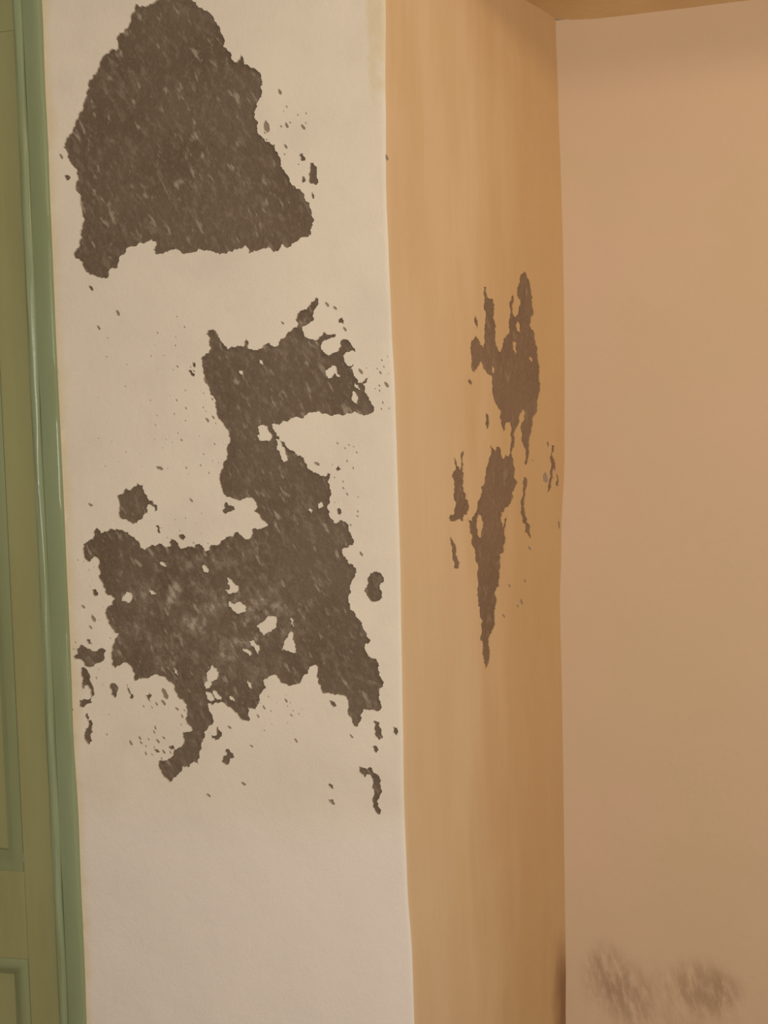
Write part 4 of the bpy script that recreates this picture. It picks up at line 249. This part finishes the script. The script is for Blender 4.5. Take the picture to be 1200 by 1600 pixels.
PR = [[867.6,1328.1,847.2,1333.6,843.8,1345.3,857,1351.4,874.3,1344.7,882.7,1334.2],[632.3,1133.4,623.4,1135.1,618,1139.4,620.2,1141.9,628.4,1139.7,635.1,1135.9],[741.8,1136.4,732.5,1138.2,726.8,1142.6,729,1145.1,737.7,1142.9,744.7,1139],[598,1078.5,588.1,1079.6,578.8,1083.7,578.3,1086.5,588.1,1084.8,597.9,1081.3],[718.5,1095.4,706.6,1098.2,701.1,1104.4,705.7,1107.6,716.4,1104.1,723.9,1098.6],[691.5,1091.4,683.7,1092.5,677.1,1095.8,677.4,1098,685,1096.4,692.2,1093.6],[776.8,1199.2,765.3,1200.5,755.3,1205,755.3,1208.1,766.6,1206.2,777.6,1202.4],[777.1,1372.6,771.6,1373.2,767.8,1375.6,768.7,1377.1,773.9,1376.1,778.3,1374.2]]
DEPTH = 0.39          # depth of the niche
REV_L = 0.48          # width of the splayed reveal
TOP = 2.75
SOFFIT = 2.245
FIL = 0.009           # rounding of the plaster corner

def pairs(flat, sx=0.001): return [(flat[i] * sx, flat[i + 1] * 0.001) for i in range(0, len(flat), 2)]

def roughen(poly, rnd, seg=0.0022, amp=0.23):
    """break straight runs of a traced outline into a crumbly edge"""
    out = []
    n = len(poly)
    for i in range(n):
        a, b = poly[i], poly[(i + 1) % n]
        pts = [a, b]
        while True:
            L = math.hypot(pts[1][0] - pts[0][0], pts[1][1] - pts[0][1])
            if L < seg: break
            new = []
            for p, q in zip(pts, pts[1:]):
                dx, dy = q[0] - p[0], q[1] - p[1]
                k = rnd.uniform(-amp, amp)
                new += [p, ((p[0] + q[0]) / 2 - dy * k, (p[1] + q[1]) / 2 + dx * k)]
            pts = new + [pts[-1]]
        out += pts[:-1]
    return out

def inside(x, y, poly):
    c = False; j = len(poly) - 1
    for i in range(len(poly)):
        xi, yi = poly[i]; xj, yj = poly[j]
        if (yi > y) != (yj > y) and x < (xj - xi) * (y - yi) / (yj - yi) + xi: c = not c
        j = i
    return c

def grid_in(poly, step, rnd):
    ys = [p[1] for p in poly]; out = []
    y = min(ys) + step * 0.5
    while y < max(ys):
        xs = []
        j = len(poly) - 1
        for i in range(len(poly)):
            (xi, yi), (xj, yj) = poly[i], poly[j]
            if (yi > y) != (yj > y): xs.append((xj - xi) * (y - yi) / (yj - yi) + xi)
            j = i
        xs.sort()
        for a, b in zip(xs[::2], xs[1::2]):
            x = a + step * rnd.uniform(0.4, 0.9)
            while x < b - step * 0.4:
                out.append((x, y + rnd.uniform(-0.3, 0.3) * step)); x += step * rnd.uniform(0.85, 1.15)
        y += step
    return out

def coat(name, mat, mmat, outline, holes, isles, specks, coarse, P, depth, extra=None, label=''):
    """A wall face whose paint coat has flaked off: the coat is a mesh with real holes, lips of the coat's
    thickness, a relief of bare mortar in each hole and flakes of paint still standing inside."""
    rnd = random.Random(7)
    verts = []; edges = []; faces = []; roles = []
    polys = []
    def ring(poly, role):
        i0 = len(verts); n = len(poly); verts.extend(Vector(p) for p in poly)
        edges.extend((i0 + k, i0 + (k + 1) % n) for k in range(n)); roles.append(role)
        xs_ = [p[0] for p in poly]; ys_ = [p[1] for p in poly]
        polys.append((poly, min(xs_), max(xs_), min(ys_), max(ys_)))
    ring(outline, ('coat', 0))
    H = [roughen(h, rnd) for h in holes]; I = [roughen(h, rnd) for h in isles]; S = [roughen(h, rnd, 0.0028, 0.1) for h in specks]
    for k, h in enumerate(H): ring(h, ('hole', k))
    for k, h in enumerate(I): ring(h, ('isle', k))
    for k, h in enumerate(S): ring(h, ('speck', k))
    for h in H:
        verts.extend(Vector(p) for p in grid_in(h, 0.0036, rnd))
    verts.extend(Vector(p) for p in coarse)
    V, E, Fc, _, OE, _ = delaunay_2d_cdt(verts, edges, faces, 0, 1e-6, True)
    fixed = set()
    for e, ids in zip(E, OE):
        if ids: fixed.add((e[0], e[1])); fixed.add((e[1], e[0]))
    tri_of = {}
    for i, f in enumerate(Fc):
        for p, q in zip(f, list(f[1:]) + [f[0]]): tri_of[(p, q)] = i
    rank = {'isle': 3, 'hole': 2, 'speck': 1, 'coat': 0}
    owner = [None] * len(Fc); seen = [False] * len(Fc)
    for i0 in range(len(Fc)):                      # regions bounded by traced outlines
        if seen[i0]: continue
        seen[i0] = True; stack = [i0]; region = []
        while stack:
            i = stack.pop(); region.append(i); f = Fc[i]
            for p, q in zip(f, list(f[1:]) + [f[0]]):
                if (p, q) in fixed: continue
                j = tri_of.get((q, p))
                if j is not None and not seen[j]: seen[j] = True; stack.append(j)
        f = max((Fc[i] for i in region[:200]), key=lambda f: abs((V[f[1]] - V[f[0]]).cross(V[f[2]] - V[f[0]])))
        cx = sum(V[i][0] for i in f) / 3; cy = sum(V[i][1] for i in f) / 3
        best = None
        for (poly, x0, x1, y0, y1), role in zip(polys, roles):
            if x0 <= cx <= x1 and y0 <= cy <= y1 and (best is None or rank[role[0]] >= rank[best[0]]) and inside(cx, cy, poly):
                best = role
        for i in region: owner[i] = best
    hole_of = {}
    for k, i in enumerate(I):
        hole_of[k] = next((h for h, poly in enumerate(H) if inside(i[0][0], i[0][1], poly)), 0)
    groups = {}
    for f, r in zip(Fc, owner):
        if r: groups.setdefault(r, []).append(list(f))
    emap = {}
    for f, r in zip(Fc, owner):
        if not r: continue
        for a, b in zip(f, list(f[1:]) + [f[0]]): emap[(a, b)] = r
    low = ('hole', 'speck')
    def build(r, tris):
        idx = {}; vv = []; ff = []
        def vid(i, bottom):
            k = (i, bottom)
            if k not in idx:
                x, z = V[i]
                if bottom: d = depth(x, z, r[0]) if True else 0
                else: d = 0.0
                idx[k] = len(vv); vv.append(P(x, z, d))
            return idx[k]
        b = r[0] in low
        for f in tris: ff.append([vid(i, b) for i in f])
        if not b:
            for f in tris:
                for p, q in zip(f, f[1:] + [f[0]]):
                    o = emap.get((q, p))
                    if o and o[0] in low:
                        x0, z0 = V[p]; x1, z1 = V[q]
                        kp, kq = ('s', p), ('s', q)
                        for k, i in ((kp, p), (kq, q)):
                            if k not in idx:
                                x, z = V[i]; idx[k] = len(vv); vv.append(P(x, z, depth(x, z, o[0])))
                        ff.append([vid(q, False), vid(p, False), idx[kp], idx[kq]])
        return vv, ff
    vv, ff = build(('coat', 0), groups[('coat', 0)])
    if extra:
        ev, ef = extra; n0 = len(vv); vv += ev; ff += [[i + n0 for i in f] for f in ef]
    bm = bmesh.new(); bv = [bm.verts.new(v) for v in vv]
    for f in ff:
        try: bm.faces.new([bv[i] for i in f])
        except ValueError: pass
    bmesh.ops.remove_doubles(bm, verts=bm.verts[:], dist=2e-5)
    bmesh.ops.recalc_face_normals(bm, faces=bm.faces[:])
    me = bpy.data.meshes.new(name); bm.to_mesh(me); bm.free()
    wall = link(name, me, mat, None, True, 'structure')
    try: me.set_sharp_from_angle(angle=math.radians(50))
    except Exception: pass
    patches = {}
    for r in sorted(groups):
        if r[0] == 'hole':
            v, f = build(r, groups[r]); patches[r[1]] = link('mortar_patch', mesh_from('mortar_patch', v, f), mmat, wall, True)
    for r in sorted(groups):
        if r[0] == 'isle':
            v, f = build(r, groups[r])
            o = link('paint_flake', mesh_from('paint_flake', v, f), mat, patches[hole_of[r[1]]])
    sv, sf = [], []
    for r in sorted(groups):
        if r[0] == 'speck':
            v, f = build(r, groups[r]); n0 = len(sv); sv += v; sf += [[i + n0 for i in q] for q in f]
    if sv: tag(link('pinhole_chips', mesh_from('pinhole_chips', sv, sf), M_CHIP, wall), 'scatter of tiny brown chips in the paint', None, 'stuff')
    return wall, patches

# ------------------------------------------------------------------ wall_front: the white pier between door and niche
ZS = [i * 0.02 for i in range(0, int(TOP / 0.02) + 1)] + [TOP]
ZS = sorted(set(round(z, 4) for z in ZS))
rnd = random.Random(3)
def yoff(x, z):
    w = sstep(look(XC, z) - x, 0.005, 0.06)
    return (nz(x, z, 3.5, 1.3) * 0.0035 + nz(x, z, 11.0, 4.1) * 0.0011 + nz(x, z, 30.0, 8.7) * 0.0004) * w
def P_front(x, z, d): return Vector((x, yoff(x, z) + d, z))
def mort_depth(x, z, kind):
    if kind == 'speck': return 0.0016
    return 0.0032 + nz(x, z, 26.0, 2.2) * 0.0007 + nz(x, z, 110.0, 5.5) * 0.0007 + nz(x, z, 260.0, 9.1) * 0.0004
right = [(look(XC, z) - FIL, z) for z in ZS]
outline = [(-1.9, 0.0), (-1.535, 0.0), (-1.535, 2.2), (-0.603, 2.2), (-0.603, 0.0)] + right + [(-1.9, TOP)]
coarse = []
z = 0.01
while z < TOP:
    x = -0.597
    while x < look(XC, z) - 0.014:
        coarse.append((x + rnd.uniform(-.003, .003), z + rnd.uniform(-.003, .003))); x += 0.0125
    z += 0.0125
def bez(a, b, c, f): return a * (1 - f) ** 2 + b * 2 * f * (1 - f) + c * f * f
def rev_raw(s, z): return Vector((lerp(look(XC, z), look(XB, z), s), DEPTH * s, z))
S0 = FIL / REV_L
def fillet(f0, f1, n):
    v, f = [], []
    for z in ZS:
        a = P_front(look(XC, z) - FIL, z, 0.0); b = rev_raw(0, z); c = rev_raw(S0, z)
        for k in range(n + 1): v.append(bez(a, b, c, lerp(f0, f1, k / n)))
    for i in range(len(ZS) - 1):
        for k in range(n):
            q = i * (n + 1) + k; f.append([q, q + 1, q + n + 2, q + n + 1])
    return v, f
wall_front, pf = coat('wall_front', M_FRONT.m, M_MORTAR, outline, [pairs(h) for h in HF + SF], [pairs(h) for h in IF],
                      [pairs(h) for h in PF], coarse, P_front, mort_depth, fillet(0.0, 0.5, 4))
tag(wall_front, 'white painted pier with large flaked patches of bare brown mortar beside the green door')

# ------------------------------------------------------------------ wall_reveal: the splayed ochre side of the niche
def P_rev(u, z, d):
    s = u / REV_L
    p = rev_raw(s, z)
    a = rev_raw(0, z); b = rev_raw(1, z); t_ = (b - a).normalized(); nrm = Vector((-t_.y, t_.x, 0.0))   # points into the masonry
    w = sstep(s, 0.03, 0.15) * sstep(1 - s, 0.0, 0.1)
    o = (nz(u, z, 4.0, 6.1) * 0.004 + nz(u * 3, z * 0.5, 14.0, 3.3) * 0.0008 + nz(u, z, 25.0, 7.7) * 0.0005) * w
    return p + nrm * (o + d)
def rev_depth(x, z, kind):
    if kind == 'speck': return 0.0010
    return 0.0018 + nz(x, z, 30.0, 2.9) * 0.0004 + nz(x, z, 120.0, 6.5) * 0.0003
ZR = [z_ for z_ in ZS if z_ < SOFFIT + 0.03]
sx = REV_L / 1000.0
outline = [(FIL, z_) for z_ in reversed(ZR)] + [(REV_L, z_) for z_ in ZR]
coarse = []
z = 0.01
while z < ZR[-1] - 0.005:
    u = 0.02
    while u < REV_L - 0.006:
        coarse.append((u + rnd.uniform(-.003, .003), z + rnd.uniform(-.003, .003))); u += 0.0135
    z += 0.0135
ZFULL = ZS; ZS = ZR
ev, ef = fillet(0.5, 1.0, 4)
ZS = ZFULL
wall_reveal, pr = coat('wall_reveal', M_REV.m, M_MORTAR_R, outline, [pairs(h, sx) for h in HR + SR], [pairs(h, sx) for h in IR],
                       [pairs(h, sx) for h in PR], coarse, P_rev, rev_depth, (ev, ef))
tag(wall_reveal, 'ochre splayed side of the niche with scraped brown patches')

# ------------------------------------------------------------------ wall_back of the niche
NX1 = 1.55
def back_y(x, z):
    w = sstep(x - look(XB, z), 0.0, 0.05)
    return DEPTH + (nz(x, z, 2.5, 9.9) * 0.004 + nz(x, z, 9.0, 2.6) * 0.001) * w
zs = [i * 0.025 for i in range(int((SOFFIT + 0.03) / 0.025) + 1)]
nxs = 52
v = []; f = []
for z_ in zs:
    x0 = look(XB, z_)
    for k in range(nxs + 1):
        x = lerp(x0, NX1, (k / nxs)); v.append((x, back_y(x, z_), z_))
for i in range(len(zs) - 1):
    for k in range(nxs):
        q = i * (nxs + 1) + k; f.append([q, q + 1, q + nxs + 2, q + nxs + 1])
wall_back = link('wall_back', mesh_from('wall_back', v, f), M_BACK.m, None, True, 'structure')
tag(wall_back, 'tan painted back wall of the niche with dirty smudges near the bottom')

# far side of the niche and the pier beyond it
v = [(NX1, DEPTH, 0), (NX1 + 0.27, 0, 0), (2.4, 0, 0), (NX1, DEPTH, SOFFIT), (NX1 + 0.27, 0, SOFFIT), (2.4, 0, SOFFIT)]
w = link('wall_right_pier', mesh_from('wall_right_pier', v, [[0, 1, 4, 3], [1, 2, 5, 4]]), M_ROOM, None, False, 'structure')

# lintel over the niche with its ochre soffit
nl = 60
v, f = [], []
ys = [0.0, 0.004, 0.012] + [0.012 + (DEPTH + 0.03 - 0.012) * k / 12 for k in range(1, 13)]
for k in range(nl + 1):
    x = lerp(-0.006, 2.4, k / nl)
    v.append((x, 0.0, TOP))
    for j, y in enumerate(ys):
        zz = SOFFIT + nz(x, y, 3.0, 5.0) * 0.0045 * sstep(y, 0.0, 0.1) + (0.010 if j == 0 else 0.003 if j == 1 else 0.0)
        zz += 0.010 * sstep(0.34 - x, 0.0, 0.07) * sstep(y, 0.2, 0.39)       # coved inner corner
        v.append((x, y, zz))
row = len(ys) + 1
for k in range(nl):
    for j in range(row - 1):
        q = k * row + j; f.append([q, q + 1, q + row + 1, q + row])
lint = link('wall_lintel', mesh_from('wall_lintel', v, f), M_SOFFIT.m, None, True, 'structure')
tag(lint, 'ochre painted underside of the lintel over the niche')

# ------------------------------------------------------------------ trim_1: green door casing
def extrude_profile(name, prof, z0, z1, mat, parent, n=60, wav=0.0, smooth=True):
    v, f = [], []
    k = len(prof)
    for i in range(n + 1):
        z_ = lerp(z0, z1, i / n)
        for j, (x, y) in enumerate(prof):
            v.append((x + nz(z_, j * 0.03, 7.0, 3.0) * wav, y + nz(z_, j * 0.05, 9.0, 8.0) * wav, z_))
    for i in range(n):
        for j in range(k):
            a = i * k + j; b = i * k + (j + 1) % k; f.append([a, b, b + k, a + k])
    f.append(list(range(k))[::-1]); f.append([n * k + j for j in range(k)])
    me = mesh_from(name, v, f)
    o = link(name, me, mat, parent, smooth)
    try: me.set_sharp_from_angle(angle=math.radians(40))
    except Exception: pass
    return o
trim = bpy.data.objects.new('trim_1', None); COL.objects.link(trim); trim.location = (-0.6, 0.0, 0.0)
tag(trim, 'green gloss painted door casing with a rounded bead at its inner edge', None, 'structure')
EX = -0.5925
board = [(EX, 0.012), (EX, -0.004), (EX - 0.0015, -0.0065), (EX - 0.004, -0.0075), (EX - 0.012, -0.0085), (EX - 0.022, -0.0085), (EX - 0.031, -0.0075), (EX - 0.034, 0.012)]
bead = [(-0.6245, 0.012)] + [(-0.6325 + 0.0082 * math.cos(a), -0.0065 - 0.0078 * math.sin(a)) for a in [math.pi * q / 14 for q in range(-1, 16)]] + [(-0.6405, 0.012)]
def rel(pf): return [(x + 0.6, y) for x, y in pf]
extrude_profile('casing_board', rel(board), 0.0, 2.25, M_CASING, trim, 90, 0.0011)
extrude_profile('casing_bead', rel(bead), 0.0, 2.25, M_CASING, trim, 120, 0.0014)
box('frame_head', (-0.935, 0.003, 2.1335), (-0.036, 0.04, 2.21), M_LEAF, trim)
hb = [(y, z) for y, z in ((0.012, 2.19), (-0.008, 2.19), (-0.008, 2.235), (0.012, 2.235))]
box('head_casing', (-0.99, -0.008, 2.205), (-0.024, 0.012, 2.25), M_CASING, trim, 0.002)
o = extrude_profile('casing_board', [(x * -1 - 0.94, y) for x, y in rel(board)][::-1], 0.0, 2.25, M_CASING, trim, 40, 0.0008)
o = extrude_profile('casing_bead', [(x * -1 - 0.94, y) for x, y in rel(bead)][::-1], 0.0, 2.25, M_CASING, trim, 40, 0.0008)

# ------------------------------------------------------------------ door_1: panelled green leaf
door = bpy.data.objects.new('door_1', None); COL.objects.link(door); door.location = (-0.643, 0.0, 0.0)
tag(door, 'olive green panelled wooden door leaf at the left edge', None, 'structure')
LW = 0.855; ST = 0.0615; LT = 2.133
FY = 0.0015
box('stile', (-ST, FY, 0.012), (0.0, 0.04, LT), M_LEAF, door, 0.0025)
box('stile', (-LW, FY, 0.012), (-LW + ST, 0.04, LT), M_LEAF, door, 0.0025)
rails = [(0.012, 0.13), (0.492, 0.655), (2.03, LT)]
for z0, z1 in rails: box('rail', (-LW + ST, FY, z0), (-ST, 0.04, z1), M_LEAF, door, 0.0015)
for (a0, z0), (z1, b1) in zip(rails, rails[1:]):
    x0, x1 = -LW + ST, -ST
    box('panel', (x0 + 0.02, FY + 0.012, z0 + 0.02), (x1 - 0.02, 0.034, z1 - 0.02), M_LEAF, door)
    # moulding frame round the panel: a rounded bolection swept round the rectangle
    prof = [(0.0, 0.0005), (0.004, -0.0012), (0.010, -0.0022), (0.016, -0.0015), (0.022, 0.0015), (0.028, 0.006), (0.034, 0.0080), (0.036, 0.0125)]
    v, f = [], []
    cs = [(x0, z0, 1, 1), (x1, z0, -1, 1), (x1, z1, -1, -1), (x0, z1, 1, -1)]
    for cx, cz, sx_, sz_ in cs:
        for t_, h in prof: v.append((cx + sx_ * t_, FY + h, cz + sz_ * t_))
    k = len(prof)
    for i in range(4):
        for j in range(k - 1):
            a = i * k + j; b = ((i + 1) % 4) * k + j; f.append([a, b, b + 1, a + 1])
    link('panel_moulding', mesh_from('panel_moulding', v, f), M_MOULD, door, True)

# ------------------------------------------------------------------ the rest of the room, behind the photographer
T = 0.1
box('floor', (-1.9, -3.0, -T), (2.4, 0.6, 0.0), M_FLOOR, None, 0, 'structure')
box('ceiling', (-1.9, -3.0, TOP), (2.4, 0.6, TOP + T), M_CEIL, None, 0, 'structure')
box('wall_left', (-1.9 - T, -3.0, 0), (-1.9, 0.6, TOP), M_ROOM, None, 0, 'structure')
box('wall_right', (2.4, -3.0, 0), (2.4 + T, 0.6, TOP), M_ROOM, None, 0, 'structure')
WX0, WX1, WZ0, WZ1 = 0.45, 1.55, 0.7, 2.15
bm = bmesh.new()
xs = [-1.9, WX0, WX1, 2.4]; zs = [0, WZ0, WZ1, TOP]
me = bpy.data.meshes.new('wall_rear')
vv, ff = [], []
for y in (-3.0, -3.0 - T):
    for a in zs:
        for b in xs: vv.append((b, y, a))
for i in range(3):
    for j in range(3):
        if (i, j) == (1, 1): continue
        q = i * 4 + j; ff.append([q, q + 1, q + 5, q + 4]); ff.append([16 + q + 4, 16 + q + 5, 16 + q + 1, 16 + q])
for a, b in ((5, 6), (6, 10), (10, 9), (9, 5)): ff.append([a, b, 16 + b, 16 + a])
me.from_pydata(vv, [], ff); bm.free()
link('wall_rear', me, M_ROOM, None, False, 'structure')
win = bpy.data.objects.new('window_1', None); COL.objects.link(win); win.location = (WX0, -3.06, WZ0); win['kind'] = 'structure'
ww, wh = WX1 - WX0, WZ1 - WZ0
for lo, hi in (((0, 0, 0), (ww, .05, .05)), ((0, 0, wh - .05), (ww, .05, wh)), ((0, 0, .05), (.05, .05, wh - .05)), ((ww - .05, 0, .05), (ww, .05, wh - .05)), ((ww / 2 - .02, 0, .05), (ww / 2 + .02, .05, wh - .05))):
    box('window_frame', lo, hi, M_WOOD, win)

# ------------------------------------------------------------------ labels of the patches that stand out
tag(pf[0], 'large triangular patch of bare brown mortar at the top')
tag(pf[1], 'long ragged patch of bare brown mortar with pale flakes left in it')
tag(pr[0], 'tall pointed patch of scraped brown plaster')
